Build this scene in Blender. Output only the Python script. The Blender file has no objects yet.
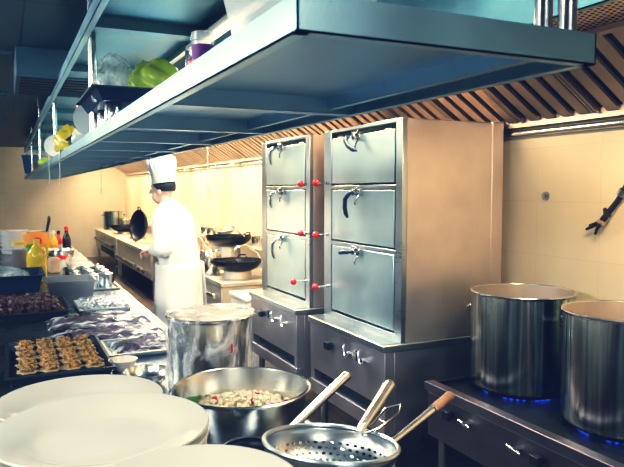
import bpy, bmesh, math, random
from math import pi, sin, cos, radians
from mathutils import Vector as V, Matrix as M4
random.seed(7)
C = bpy.context.scene.collection
EYE = V((0, 0, 1.6))
YAW, PITCH = radians(25.35), radians(3.84)

# ------------------------------------------------------------------ materials
def nm(name):
    m = bpy.data.materials.new(name); m.use_nodes = True
    nt = m.node_tree; b = nt.nodes['Principled BSDF']
    return m, nt, b
def lk(nt, a, ao, b, bi): nt.links.new(a.outputs[ao], b.inputs[bi])
def math_node(nt, op, a, b=None):
    n = nt.nodes.new('ShaderNodeMath'); n.operation = op
    for i, v in enumerate((a, b)):
        if v is None: continue
        if isinstance(v, (int, float)): n.inputs[i].default_value = v
        else: nt.links.new(v, n.inputs[i])
    return n.outputs[0]
def noise(nt, scale=(1, 1, 1), s=5, detail=3, coord='Object'):
    tc = nt.nodes.new('ShaderNodeTexCoord'); mp = nt.nodes.new('ShaderNodeMapping')
    mp.inputs['Scale'].default_value = scale
    n = nt.nodes.new('ShaderNodeTexNoise'); n.inputs['Scale'].default_value = s; n.inputs['Detail'].default_value = detail
    lk(nt, tc, coord, mp, 'Vector'); lk(nt, mp, 'Vector', n, 'Vector')
    return n
def ramp(nt, fac, stops):
    r = nt.nodes.new('ShaderNodeValToRGB'); e = r.color_ramp.elements
    while len(e) < len(stops): e.new(0.5)
    for i, (p, c) in enumerate(stops):
        e[i].position = p; e[i].color = (*c, 1) if len(c) == 3 else c
    nt.links.new(fac, r.inputs['Fac']); return r.outputs['Color']
def plain(name, col, rough=.5, metal=0, var=.12, ns=6, bump=0, **kw):
    m, nt, b = nm(name)
    n = noise(nt, s=ns)
    c = ramp(nt, n.outputs['Fac'], [(.3, tuple(x*(1-var) for x in col)), (.7, tuple(min(1, x*(1+var)) for x in col))])
    nt.links.new(c, b.inputs['Base Color'])
    b.inputs['Roughness'].default_value = rough; b.inputs['Metallic'].default_value = metal
    if bump:
        bp = nt.nodes.new('ShaderNodeBump'); bp.inputs['Strength'].default_value = bump; bp.inputs['Distance'].default_value = .01
        lk(nt, n, 'Fac', bp, 'Height'); lk(nt, bp, 'Normal', b, 'Normal')
    for k, v in kw.items(): b.inputs[k].default_value = v
    return m
def steel(name, col=(.62, .64, .66), rough=.28, stretch=(1, 1, 40), bump=.05, smudge=.12, aniso=0):
    m, nt, b = nm(name)
    n1 = noise(nt, stretch, 8, 2); n2 = noise(nt, (1, 1, 1), 3.5, 5)
    c = ramp(nt, n2.outputs['Fac'], [(.3, tuple(x*.82 for x in col)), (.7, col)])
    nt.links.new(c, b.inputs['Base Color']); b.inputs['Metallic'].default_value = 1
    r = math_node(nt, 'ADD', math_node(nt, 'MULTIPLY', n2.outputs['Fac'], smudge*2), rough-smudge)
    r = math_node(nt, 'ADD', r, math_node(nt, 'MULTIPLY', n1.outputs['Fac'], .08))
    nt.links.new(r, b.inputs['Roughness'])
    bp = nt.nodes.new('ShaderNodeBump'); bp.inputs['Strength'].default_value = bump; bp.inputs['Distance'].default_value = .002
    lk(nt, n1, 'Fac', bp, 'Height'); lk(nt, bp, 'Normal', b, 'Normal')
    if aniso:
        b.inputs['Anisotropic'].default_value = aniso
        t = nt.nodes.new('ShaderNodeTangent'); t.direction_type = 'RADIAL'; t.axis = 'Z'
        lk(nt, t, 'Tangent', b, 'Tangent')
    return m
def film(name, tint=(.9, .93, .95), lo=.03, hi=.6, s=9, rough=.12, stretch=(1, 1, 1), lim=(.42, .72)):
    # thin crinkled plastic: mostly clear, highlights on its folds put in as white opaque streaks
    m, nt, b = nm(name)
    n = noise(nt, stretch, s, 6)
    n.inputs['Distortion'].default_value = 1.2
    a = nt.nodes.new('ShaderNodeMapRange'); lk(nt, n, 'Fac', a, 'Value')
    a.inputs['From Min'].default_value = lim[0]; a.inputs['From Max'].default_value = lim[1]
    a.inputs['To Min'].default_value = lo; a.inputs['To Max'].default_value = hi
    lk(nt, a, 'Result', b, 'Alpha')
    b.inputs['Base Color'].default_value = (*tint, 1); b.inputs['Roughness'].default_value = rough
    b.inputs['Specular IOR Level'].default_value = .8
    bp = nt.nodes.new('ShaderNodeBump'); bp.inputs['Strength'].default_value = .6; bp.inputs['Distance'].default_value = .01
    lk(nt, n, 'Fac', bp, 'Height'); lk(nt, bp, 'Normal', b, 'Normal')
    return m
def glass(name, col=(.9, .95, .95), rough=.03, alpha=.3):
    m, nt, b = nm(name)
    n = noise(nt, s=4)
    r = math_node(nt, 'MULTIPLY', n.outputs['Fac'], rough*2); nt.links.new(r, b.inputs['Roughness'])
    b.inputs['Base Color'].default_value = (*col, 1); b.inputs['Alpha'].default_value = alpha
    b.inputs['Specular IOR Level'].default_value = .9
    return m
def emis(name, col, st):
    m, nt, b = nm(name)
    n = noise(nt, s=3)
    c = ramp(nt, n.outputs['Fac'], [(.2, tuple(x*.9 for x in col)), (.8, col)])
    nt.links.new(c, b.inputs['Emission Color']); b.inputs['Emission Strength'].default_value = st
    b.inputs['Base Color'].default_value = (*col, 1)
    return m
def tile(name, c1, c2, mort, w, h, axes, off=(0, 0), rough=.25, mw=.003, offset=0.0, bump=.15):
    m, nt, b = nm(name)
    g = nt.nodes.new('ShaderNodeNewGeometry'); sp = nt.nodes.new('ShaderNodeSeparateXYZ'); cb = nt.nodes.new('ShaderNodeCombineXYZ')
    lk(nt, g, 'Position', sp, 'Vector')
    for i, a in enumerate(axes):
        nt.links.new(math_node(nt, 'ADD', sp.outputs[a], off[i]), cb.inputs[i])
    br = nt.nodes.new('ShaderNodeTexBrick'); br.offset = offset; br.squash = 1
    lk(nt, cb, 'Vector', br, 'Vector')
    br.inputs['Color1'].default_value = (*c1, 1); br.inputs['Color2'].default_value = (*c2, 1); br.inputs['Mortar'].default_value = (*mort, 1)
    br.inputs['Scale'].default_value = 1; br.inputs['Mortar Size'].default_value = mw; br.inputs['Mortar Smooth'].default_value = .3
    br.inputs['Brick Width'].default_value = w; br.inputs['Row Height'].default_value = h
    n = nt.nodes.new('ShaderNodeTexNoise'); n.inputs['Scale'].default_value = 2.5; n.inputs['Detail'].default_value = 4
    lk(nt, g, 'Position', n, 'Vector')
    mx = nt.nodes.new('ShaderNodeMix'); mx.data_type = 'RGBA'; mx.blend_type = 'MULTIPLY'; mx.inputs[0].default_value = .25
    lk(nt, br, 'Color', mx, 6); lk(nt, n, 'Fac', mx, 7)
    nt.links.new(mx.outputs[2], b.inputs['Base Color'])
    b.inputs['Roughness'].default_value = rough
    bp = nt.nodes.new('ShaderNodeBump'); bp.invert = True; bp.inputs['Strength'].default_value = bump; bp.inputs['Distance'].default_value = .002
    lk(nt, br, 'Fac', bp, 'Height'); lk(nt, bp, 'Normal', b, 'Normal')
    return m
def holes(name, col, mode, n, rough=.3, r=.33, zmin=-9, zmax=9, ax=(0, 1)):
    # punched sheet: real see-through holes. mode 'polar' (around local z) or 'grid'
    m, nt, b = nm(name)
    tc = nt.nodes.new('ShaderNodeTexCoord'); sp = nt.nodes.new('ShaderNodeSeparateXYZ'); lk(nt, tc, 'Object', sp, 'Vector')
    if mode == 'polar':
        ang = math_node(nt, 'ARCTAN2', sp.outputs[1], sp.outputs[0])
        u = math_node(nt, 'MULTIPLY', ang, n[0]/(2*pi)); v = math_node(nt, 'MULTIPLY', sp.outputs[2], n[1])
    else:
        u = math_node(nt, 'MULTIPLY', sp.outputs[ax[0]], n[0]); v = math_node(nt, 'MULTIPLY', sp.outputs[ax[1]], n[1])
    row = math_node(nt, 'FLOOR', v)
    u = math_node(nt, 'ADD', u, math_node(nt, 'MULTIPLY', row, .5))
    fu = math_node(nt, 'SUBTRACT', math_node(nt, 'FRACT', u), .5); fv = math_node(nt, 'SUBTRACT', math_node(nt, 'FRACT', v), .5)
    d = math_node(nt, 'SQRT', math_node(nt, 'ADD', math_node(nt, 'MULTIPLY', fu, fu), math_node(nt, 'MULTIPLY', fv, fv)))
    solid = math_node(nt, 'GREATER_THAN', d, r)
    solid = math_node(nt, 'MAXIMUM', solid, math_node(nt, 'GREATER_THAN', sp.outputs[2], zmax))
    solid = math_node(nt, 'MAXIMUM', solid, math_node(nt, 'LESS_THAN', sp.outputs[2], zmin))
    nt.links.new(solid, b.inputs['Alpha'])
    b.inputs['Base Color'].default_value = (*col, 1); b.inputs['Metallic'].default_value = 1; b.inputs['Roughness'].default_value = rough
    return m

S = {
 'steel': steel('brushed_steel', (.62, .68, .71)),
 'steelh': steel('brushed_steel_shelf', (.52, .74, .84), .33, (30, 1, 30), .05),
 'steeld': steel('dull_steel', (.42, .43, .45), .38, (1, 1, 25), .06, .15),
 'door': steel('steamer_door_steel', (.66, .81, .86), .36, (1, 3, 50), .05, .14),
 'side': steel('steamer_side_steel', (.93, .83, .76), .46, (40, 1, 1), .05, .12),
 'base': steel('steamer_base_steel', (.68, .66, .69), .38, (1, 1, 25), .06, .15),
 'stove': steel('stove_steel', (.26, .22, .23), .4, (1, 1, 25), .06, .15),
 'pot': steel('stockpot_steel', (.60, .60, .58), .26, (1, 1, .02), .0, .06, .75),
 'chrome': steel('polished_steel', (.74, .75, .76), .14, (1, 1, 10), .02, .05),
 'bowl': steel('bowl_steel', (.88, .86, .80), .2, (2, 2, 20), .03, .06),
 'counter': steel('counter_steel', (.34, .37, .42), .24, (1, 30, 1), .06, .14),
 'filter': steel('filter_steel', (.56, .47, .40), .38, (1, 1, 10), .04, .12),
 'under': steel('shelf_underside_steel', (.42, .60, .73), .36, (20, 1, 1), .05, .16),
 'iron': plain('black_wok_iron', (.025, .025, .028), .38, .7),
 'blackp': plain('black_plastic', (.018, .02, .026), .35),
 'bluep': plain('blue_plastic_handle', (.015, .04, .09), .3),
 'red': plain('red_plastic', (.72, .03, .035), .28),
 'plate': plain('white_glazed_china', (.84, .81, .72), .13, 0, .03),
 'whitep': plain('white_plastic', (.74, .74, .70), .4, 0, .06),
 'wood': plain('handle_wood', (.30, .17, .09), .55, 0, .3, 20),
 'cloth': plain('white_chef_cotton', (.86, .86, .86), .85, 0, .03, 5, .25),
 'trouser': plain('dark_trousers', (.03, .03, .04), .8),
 'skin': plain('skin', (.62, .40, .29), .5, 0, .08),
 'hair': plain('black_hair', (.012, .011, .011), .5, 0, .3, 30),
 'shoe': plain('black_shoes', (.01, .01, .012), .4),
 'dark': plain('dark_recess', (.008, .008, .011), .6),
 'basin': plain('blue_plastic_tub', (.05, .19, .40), .4),
 'crate': plain('dark_blue_tub', (.012, .035, .085), .4),
 'tray': plain('dark_baking_tray', (.06, .075, .10), .35, .6),
 'pastry': plain('golden_shredded_topping', (.58, .36, .13), .7, 0, .7, 70, .8),
 'crust': plain('pale_pastry_case', (.62, .47, .26), .6, 0, .25, 25),
 'cup': plain('dark_pastry_cup', (.03, .03, .035), .5),
 'meat': plain('red_brown_meat', (.11, .042, .03), .42, 0, .8, 40, 1),
 'purple': plain('purple_filling', (.062, .034, .055), .6, 0, .9, 70, .8),
 'kernel': plain('pale_diced_filling', (.74, .66, .46), .5, 0, .2, 20),
 'pepper': plain('diced_red_pepper', (.55, .03, .03), .35),
 'green': plain('green_leaf', (.10, .28, .04), .5),
 'oil': plain('yellow_cooking_oil', (.74, .52, .02), .08, 0, .1, 3),
 'yellow': plain('yellow_plastic', (.72, .52, .03), .4),
 'brown': plain('brown_sauce_paste', (.12, .06, .035), .4),
 'soy': plain('dark_soy_bottle', (.02, .012, .012), .12),
 'orange': plain('orange_packet', (.80, .33, .04), .35),
 'tan': plain('tan_paper_packet', (.58, .42, .26), .7),
 'label': plain('purple_paper_label', (.20, .03, .25), .5),
 'greenbag': film('green_plastic_bag', (.60, .78, .05), .72, 1, 6, .3),
 'clearbag': film('clear_plastic_bag', (.80, .90, .86), .16, .8, 7, .2),
 'yellowbag': film('yellow_plastic_bag', (.72, .56, .02), .85, 1, 8, .35),
 'wrap': film('plastic_wrap', (.95, .95, .95), .0, .8, 11, .08, (1, 1, .5), (.50, .66)),
 'wrapt': film('plastic_wrap_top', (.95, .95, .93), .15, .9, 18, .08, (1, 1, 1), (.44, .64)),
 'bagfilm': film('food_bag_film', (.93, .92, .96), .0, .8, 10, .1, (.6, 2.4, 1), (.50, .66)),
 'clear': glass('clear_plastic', (.85, .92, .92), .1, .42),
 'glass': glass('bottle_glass', (.85, .93, .93), .03, .14),
 'paint': plain('ceiling_unit_paint', (.05, .10, .125), .5),
 'lampw': emis('added_tube_glow', (1, .93, .75), 1.6),
 'flame': emis('blue_gas_flame', (.03, .13, 1), 14),
 'dlight': plain('downlight_glass', (.12, .15, .17), .2),
 'cable': plain('black_cable', (.02, .018, .02), .5),
 'plaster': plain('filler_tan', (.40, .30, .16), .8),
}
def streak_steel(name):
    # polished pot wall: fine vertical drawing marks, plus reflection streaks painted into the colour
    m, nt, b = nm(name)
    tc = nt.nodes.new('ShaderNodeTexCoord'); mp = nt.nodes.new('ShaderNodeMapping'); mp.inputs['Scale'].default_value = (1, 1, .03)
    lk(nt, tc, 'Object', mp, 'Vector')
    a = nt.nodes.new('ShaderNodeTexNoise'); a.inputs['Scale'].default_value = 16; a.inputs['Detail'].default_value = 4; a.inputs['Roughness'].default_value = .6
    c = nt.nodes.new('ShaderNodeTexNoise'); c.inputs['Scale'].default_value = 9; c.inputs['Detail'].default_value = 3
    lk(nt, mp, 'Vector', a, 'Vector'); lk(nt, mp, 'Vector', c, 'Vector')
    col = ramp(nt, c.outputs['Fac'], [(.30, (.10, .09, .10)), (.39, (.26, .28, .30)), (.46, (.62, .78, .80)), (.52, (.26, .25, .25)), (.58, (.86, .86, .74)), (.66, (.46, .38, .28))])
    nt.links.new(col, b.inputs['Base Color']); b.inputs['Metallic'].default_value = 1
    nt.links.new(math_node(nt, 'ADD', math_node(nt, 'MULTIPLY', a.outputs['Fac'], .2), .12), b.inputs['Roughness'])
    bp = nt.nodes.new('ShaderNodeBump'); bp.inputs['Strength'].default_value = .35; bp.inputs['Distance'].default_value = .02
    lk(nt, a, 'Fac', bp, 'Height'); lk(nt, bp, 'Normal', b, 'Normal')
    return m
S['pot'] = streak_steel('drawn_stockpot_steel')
S['potin'] = steel('pot_interior_steel', (.80, .72, .62), .55, (1, 1, 20), .03, .05)
S['stovetop'] = plain('greasy_black_stove_top', (.02, .018, .018), .45, .5, .4, 30, .2)
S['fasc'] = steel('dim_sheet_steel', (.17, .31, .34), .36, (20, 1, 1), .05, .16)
S['rng'] = steel('range_steel', (.74, .70, .62), .5, (1, 20, 1), .04, .1)
S['perf'] = holes('perforated_panel', (.55, .44, .36), 'grid', (42, 42), .4, .33)
S['strain'] = holes('punched_strainer_steel', (.58, .60, .60), 'polar', (44, 95), .3, .28, -.088, -.034)
S['basketm'] = holes('slotted_basket_steel', (.62, .63, .62), 'polar', (60, 60), .3, .33, -.10, -.012)
S['tubeperf'] = steel('handle_tube_steel', (.66, .67, .68), .22, (1, 1, 5), .02, .05)

# ------------------------------------------------------------------ mesh builder
class MB:
    def __init__(s): s.v = []; s.f = []; s.m = []
    def add(s, vs, fs, mi=0):
        o = len(s.v); s.v += [V(v) for v in vs]
        for f in fs: s.f.append([i+o for i in f]); s.m.append(mi)
        return s
    def box(s, lo, hi, mi=0, mat=None):
        (a, b, c), (d, e, f) = lo, hi
        vs = [V(p) for p in ((a,b,c),(d,b,c),(d,e,c),(a,e,c),(a,b,f),(d,b,f),(d,e,f),(a,e,f))]
        if mat: vs = [mat @ v for v in vs]
        return s.add(vs, [(3,2,1,0),(4,5,6,7),(0,1,5,4),(1,2,6,5),(2,3,7,6),(3,0,4,7)], mi)
    def cone(s, p0, p1, r0, r1=None, n=16, mi=0, caps=True):
        p0, p1 = V(p0), V(p1); r1 = r0 if r1 is None else r1
        d = (p1-p0).normalized(); a = d.orthogonal().normalized(); b = d.cross(a)
        vs = [p0+(a*cos(t)+b*sin(t))*r0 for t in (2*pi*i/n for i in range(n))] + [p1+(a*cos(t)+b*sin(t))*r1 for t in (2*pi*i/n for i in range(n))]
        fs = [(i, (i+1) % n, n+(i+1) % n, n+i) for i in range(n)]
        if caps: fs += [tuple(range(n-1, -1, -1)), tuple(range(n, 2*n))]
        return s.add(vs, fs, mi)
    def tube(s, pts, r, n=8, mi=0, closed=False):
        pts = [V(p) for p in pts]; k = len(pts); rs = r if isinstance(r, (list, tuple)) else [r]*k
        up = None; vs = []; fs = []
        for i, p in enumerate(pts):
            if closed: t = (pts[(i+1) % k]-pts[i-1]).normalized()
            else: t = (pts[min(i+1, k-1)]-pts[max(i-1, 0)]).normalized()
            a = t.orthogonal().normalized() if up is None else (up-t*up.dot(t)).normalized()
            up = a; b = t.cross(a)
            vs += [p+(a*cos(2*pi*j/n)+b*sin(2*pi*j/n))*rs[i] for j in range(n)]
        for i in range(k if closed else k-1):
            o, q = i*n, ((i+1) % k)*n
            fs += [(o+j, o+(j+1) % n, q+(j+1) % n, q+j) for j in range(n)]
        if not closed: fs += [tuple(range(n-1, -1, -1)), tuple(range((k-1)*n, k*n))]
        return s.add(vs, fs, mi)
    def lathe(s, prof, c=(0, 0, 0), n=40, mi=0, mat=None, wob=None):
        c = V(c); vs = []; fs = []; k = len(prof)
        for r, z in prof:
            for j in range(n):
                t = 2*pi*j/n; w = wob(t, r, z) if wob else 0
                p = V(((r+w)*cos(t), (r+w)*sin(t), z))
                vs.append(c+(mat @ p if mat else p))
        for i in range(k-1):
            fs += [(i*n+j, i*n+(j+1) % n, (i+1)*n+(j+1) % n, (i+1)*n+j) for j in range(n)]
        if prof[0][0] > 1e-4 and prof[0][0] < .0011: fs.append(tuple(range(n-1, -1, -1)))
        return s.add(vs, fs, mi)
    def ball(s, c, r, nu=16, nv=10, mi=0, mat=None, lump=0, seed=0):
        rx, ry, rz = r if isinstance(r, (list, tuple)) else (r, r, r)
        rnd = random.Random(seed); ph = [rnd.uniform(0, 6) for _ in range(6)]
        vs = []; fs = []
        for i in range(nv+1):
            a = pi*i/nv
            for j in range(nu):
                t = 2*pi*j/nu
                d = V((sin(a)*cos(t), sin(a)*sin(t), cos(a)))
                k = 1+lump*(sin(5*d.x+ph[0])*sin(6*d.y+ph[1])+.6*sin(9*d.z+ph[2])*sin(8*d.x+ph[3])) if lump else 1
                p = V((d.x*rx, d.y*ry, d.z*rz))*k
                vs.append(V(c)+(mat @ p if mat else p))
        for i in range(nv):
            fs += [(i*nu+j, (i+1)*nu+j, (i+1)*nu+(j+1) % nu, i*nu+(j+1) % nu) for j in range(nu)]
        return s.add(vs, fs, mi)
    def grid(s, fn, nu, nv, mi=0):
        vs = [fn(i/nu, j/nv) for j in range(nv+1) for i in range(nu+1)]
        fs = [(j*(nu+1)+i, j*(nu+1)+i+1, (j+1)*(nu+1)+i+1, (j+1)*(nu+1)+i) for j in range(nv) for i in range(nu)]
        return s.add(vs, fs, mi)
    def build(s, name, mat, parent=None, bevel=0, origin=None, ang=38, solid=0, label=None, local=False):
        """vertices are world coordinates unless local; the mesh hangs under parent at its own origin"""
        me = bpy.data.meshes.new(name)
        pl = V((0, 0, 0))
        if parent is not None and not local:
            q = parent
            while q is not None: pl += q.location; q = q.parent
        og = V(origin) if origin is not None else V((0, 0, 0))
        if origin is None and parent is None:
            xs = [v.x for v in s.v]; ys = [v.y for v in s.v]; zs = [v.z for v in s.v]
            og = V(((min(xs)+max(xs))/2, (min(ys)+max(ys))/2, min(zs)))
        elif origin is None: og = pl.copy()
        me.from_pydata([v-og for v in s.v], [], s.f)
        bm = bmesh.new(); bm.from_mesh(me); bmesh.ops.remove_doubles(bm, verts=bm.verts, dist=1e-5)
        bmesh.ops.recalc_face_normals(bm, faces=bm.faces)
        bm.to_mesh(me); bm.free()
        for m in (mat if isinstance(mat, list) else [mat]): me.materials.append(m)
        if any(s.m) and len(me.polygons) == len(s.m):
            for p, i in zip(me.polygons, s.m): p.material_index = i
        me.shade_smooth(); me.set_sharp_from_angle(angle=radians(ang))
        o = bpy.data.objects.new(name, me); C.objects.link(o)
        o.location = og-pl
        if parent is not None: o.parent = parent
        if bevel:
            b = o.modifiers.new('edge', 'BEVEL'); b.width = bevel; b.segments = 2; b.limit_method = 'ANGLE'
            b.angle_limit = radians(50); b.harden_normals = False
        if solid:
            b = o.modifiers.new('thick', 'SOLIDIFY'); b.thickness = solid; b.offset = 0
        if label: o['label'] = label
        return o

def tag(o, label, cat, group=None, kind=None):
    if label: o['label'] = label
    if cat: o['category'] = cat
    if group: o['group'] = group
    if kind: o['kind'] = kind
    return o
def thing(name, label, cat, loc=(0, 0, 0), group=None):
    o = bpy.data.objects.new(name, None); C.objects.link(o); o.location = loc
    o.empty_display_size = .05
    return tag(o, label, cat, group)
def struct(name, mb, mat, bevel=0):
    o = mb.build(name, mat, bevel=bevel); o['kind'] = 'structure'; return o
def dup(root, loc, label, rotz=None, scale=None, name=None):
    r = root.copy(); C.objects.link(r); r.location = loc; r['label'] = label
    if rotz is not None: r.rotation_euler.z = rotz
    if scale is not None: r.scale = scale
    for ch in list(root.children):
        c = ch.copy(); C.objects.link(c); c.parent = r
        for g in list(ch.children):
            d = g.copy(); C.objects.link(d); d.parent = c
    return r
ORD = ['first','second','third','fourth','fifth','sixth','seventh','eighth','ninth','tenth','eleventh','twelfth','thirteenth','fourteenth','fifteenth','sixteenth','seventeenth','eighteenth','nineteenth','twentieth']

# ------------------------------------------------------------------ camera
cam = bpy.data.cameras.new('camera'); co = bpy.data.objects.new('camera', cam); C.objects.link(co)
co.location = EYE; co.rotation_euler = (pi/2-PITCH, 0, -YAW)
cam.sensor_width = 36; cam.lens = 647/624*36; cam.clip_start = .05
cam.dof.use_dof = True; cam.dof.focus_distance = 2.2; cam.dof.aperture_fstop = 8
bpy.context.scene.camera = co

# ------------------------------------------------------------------ the setting
XR, YF, XL, YB, ZC = 2.65, 16.2, -2.4, -1.6, 2.57
struct('floor', MB().box((XL-.1, YB-.1, -.1), (XR+.1, YF+.1, 0)), tile('floor_tile', (.13, .09, .075), (.10, .07, .06), (.04, .03, .03), .3, .3, (0, 1), rough=.35, mw=.006))
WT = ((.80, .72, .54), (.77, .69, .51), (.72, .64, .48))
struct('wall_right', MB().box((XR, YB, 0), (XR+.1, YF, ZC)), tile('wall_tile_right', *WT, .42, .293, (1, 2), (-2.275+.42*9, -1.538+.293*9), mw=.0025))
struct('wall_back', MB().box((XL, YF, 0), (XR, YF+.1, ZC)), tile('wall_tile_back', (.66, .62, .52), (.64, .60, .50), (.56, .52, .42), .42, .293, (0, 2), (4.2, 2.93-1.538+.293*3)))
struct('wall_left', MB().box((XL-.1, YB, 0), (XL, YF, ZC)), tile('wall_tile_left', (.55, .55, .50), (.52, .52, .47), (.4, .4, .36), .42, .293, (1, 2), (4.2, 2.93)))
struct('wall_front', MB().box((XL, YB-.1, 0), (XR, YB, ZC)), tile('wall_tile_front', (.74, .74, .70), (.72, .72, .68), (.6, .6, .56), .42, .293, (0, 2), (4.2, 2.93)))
struct('ceiling', MB().box((XL-.1, YB-.1, ZC), (XR+.1, YF+.1, ZC+.1)), tile('ceiling_panel', (.045, .085, .105), (.04, .077, .095), (.012, .022, .03), .6, 1.2, (0, 1), (5.28, 8.3), rough=.45, mw=.008, bump=.4))

# ceiling fittings
u = MB().box((.09, 4.85, 2.37), (.62, 5.8, ZC), 0)
cu = u.build('ceiling_air_unit', S['paint'], bevel=.006); tag(cu, 'dark boxy air unit hanging from the ceiling left of the tall shelf', 'air conditioner')
g = MB()
for i in range(7): g.box((.12, 4.9+i*.125, 2.362), (.58, 4.97+i*.125, 2.37))
g.build('intake_grille', S['dark'], cu)
dl0 = None
for i, (y, t) in enumerate([(3.3, 'nearest of the row, at the top left corner'), (5.15, 'second from the camera, left of the air unit'), (7.3, 'third from the camera, beyond the air unit'), (9.7, 'farthest of the row')]):
    lab = 'small square recessed ceiling downlight, '+t
    if dl0 is None:
        dl0 = thing('ceiling_downlight', lab, 'ceiling light', (-.02, y, ZC-.02), 'square downlights along the left ceiling')
        fr = MB()
        for a, b in (((-.10, -.10), (.10, -.075)), ((-.10, .075), (.10, .10)), ((-.10, -.075), (-.075, .075)), ((.075, -.075), (.10, .075))):
            fr.box((a[0], a[1], 0), (b[0], b[1], .02))
        fr.build('trim_frame', S['paint'], dl0, local=True, origin=(0, 0, 0))
        MB().box((-.075, -.075, .012), (.075, .075, .02)).build('lens', S['dlight'], dl0, local=True, origin=(0, 0, 0))
    else: dup(dl0, (-.02, y, ZC-.02), lab)

# ------------------------------------------------------------------ hanging shelf above the prep counter
SX0, SX1, SY0, SY1, SZ = .355, .905, .795, 13.9, 1.81
hs = thing('hanging_shelf', 'long two-tier stainless steel shelf hanging over the prep counter', 'shelf', (.64, 7, SZ))
def beam_ring(z0, z1, y0, y1, x0, x1, lip):
    m = MB(); t = .003
    for xa, s_ in ((x0, 1), (x1, -1)):
        m.box((xa, y0, z0), (xa+s_*t, y1, z1)); m.box((xa, y0, z0), (xa+s_*lip, y1, z0+t))
    for ya, s_ in ((y0, 1), (y1, -1)):
        m.box((x0, ya, z0), (x1, ya+s_*t, z1)); m.box((x0, ya, z0), (x1, ya+s_*lip, z0+t))
    return m
beam_ring(SZ, SZ+.052, SY0, SY1, SX0, SX1, .022).build('edge_fascia', S['steelh'], hs)
MB().box((SX0+.003, SY0+.003, SZ+.046), (SX1-.003, SY1-.003, SZ+.0515)).build('lower_deck', S['under'], hs)
for i in range(19):
    y = 1.62+i*.66
    MB().box((SX0+.004, y, SZ+.004), (SX1-.004, y+.012, SZ+.046)).box((SX0+.004, y, SZ+.002), (SX1-.004, y+.05, SZ+.005)).build('cross_beam', S['under'], hs)
MB().box((SX1-.09, SY0+.004, SZ+.012), (SX1-.07, SY1-.004, SZ+.046)).build('side_rail', S['under'], hs)
UZ = 2.33
beam_ring(UZ, UZ+.06, 1.0, SY1, SX0, SX1, .03).build('upper_fascia', S['steelh'], hs)
MB().box((SX0+.003, 1.003, UZ+.05), (SX1-.003, SY1-.003, UZ+.058)).build('upper_deck', S['fasc'], hs)
for i in range(10):
    y = 1.9+i*1.2
    MB().box((SX0+.004, y, UZ+.004), (SX1-.004, y+.10, UZ+.05)).build('upper_beam', S['fasc'], hs)
for k, y in enumerate((.835, 3.3, 5.9, 8.5, 11.1, 13.7)):
    for x in (.40, .88):
        for dy in ((-.0, .055) if k < 2 else (0,)):
            MB().cone((x, y+dy, SZ+.05), (x, y+dy, ZC), .016, n=16).build('pole', S['chrome'], hs)
# added glowing tube, stands in for the lit edge of the upper tier
ft = thing('added_tube', 'added slim glowing tube under the upper shelf tier, for its lit edge', 'light', (.88, 2.4, UZ))
MB().box((.85, 1.5, UZ-.022), (.91, 3.3, UZ)).build('added_tube_housing', S['whitep'], ft, bevel=.004)
MB().cone((.88, 1.52, UZ-.035), (.88, 3.28, UZ-.035), .013).build('tube', S['lampw'], ft)

# ------------------------------------------------------------------ exhaust hood
HY0, HY1 = .25, 15.8
hd = thing('exhaust_hood', 'long stainless exhaust hood with slanted baffle filters along the right wall', 'exhaust hood', (2.1, 7, 1.94))
MB().box((1.5, HY0, 2.115), (1.504, HY1, ZC)).box((1.5, HY0, 2.115), (1.525, HY1, 2.119)).build('front_fascia', S['fasc'], hd)
MB().add([(1.504, HY0, 2.36), (2.205, HY0, 2.265), (2.205, HY1, 2.265), (1.504, HY1, 2.36)], [(0, 1, 2, 3)]).build('perforated_panel', S['perf'], hd)
MB().box((1.504, HY0, 2.42), (2.64, HY1, 2.424)).box((2.636, HY0, 2.0), (2.64, HY1, 2.42)).build('back_liner', S['dark'], hd)
MB().box((1.5, HY0, 2.245), (2.645, HY0+.004, ZC)).build('end_panel', S['steelh'], hd)
MB().box((1.5, HY1-.004, 2.245), (2.645, HY1, ZC)).build('end_panel', S['steelh'], hd)
MB().box((2.60, HY0, 1.945), (2.606, HY1, 2.0)).box((2.60, HY0, 1.945), (2.648, HY1, 1.95)).build('grease_trough', S['filter'], hd, bevel=.002)
MB().cone((2.625, HY0, 1.915), (2.625, HY1, 1.915), .018).build('trough_pipe', S['chrome'], hd)
pa, pb = V((2.62, 0, 1.985)), V((2.20, 0, 2.26)); L = (pb-pa).length; du = (pb-pa)/L; dn = V((-du.z, 0, du.x))
fw = .5; y = HY0+.02; k = 0
while y+fw < HY1:
    fr = MB(); sl = MB()
    def P(a, yy, h): return pa+du*a+dn*h+V((0, yy, 0))
    def bar(m, a0, a1, y0, y1, h0, h1, mi=0):
        vs = [P(a, b, c) for c in (h0, h1) for (a, b) in ((a0, y0), (a1, y0), (a1, y1), (a0, y1))]
        m.add(vs, [(3,2,1,0),(4,5,6,7),(0,1,5,4),(1,2,6,5),(2,3,7,6),(3,0,4,7)], mi)
    bar(fr, 0, .016, y, y+fw-.006, -.004, .012); bar(fr, L-.02, L, y, y+fw-.006, -.004, .03)
    bar(fr, .02, L-.02, y, y+.014, -.004, .03); bar(fr, .02, L-.02, y+fw-.02, y+fw-.006, -.004, .03)
    bar(fr, .02, L-.02, y+.014, y+fw-.02, -.004, -.002, 1)
    for j in range(4):
        y0 = y+.03+j*.112
        bar(sl, .016, L-.02, y0, y0+.066, .018, .024); bar(sl, .016, L-.02, y0, y0+.004, .004, .018); bar(sl, .016, L-.02, y0+.062, y0+.066, .004, .018)
    f = fr.build('baffle_filter', [S['filter'], S['dark']], hd)
    sl.build('baffle_slats', S['filter'], f)
    y += fw; k += 1
for yy in (7.55, 9.9):
    MB().box((2.52, yy, 1.90), (2.60, yy+.12, 1.945)).build('trough_bracket', S['steel'], hd, bevel=.003)
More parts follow.
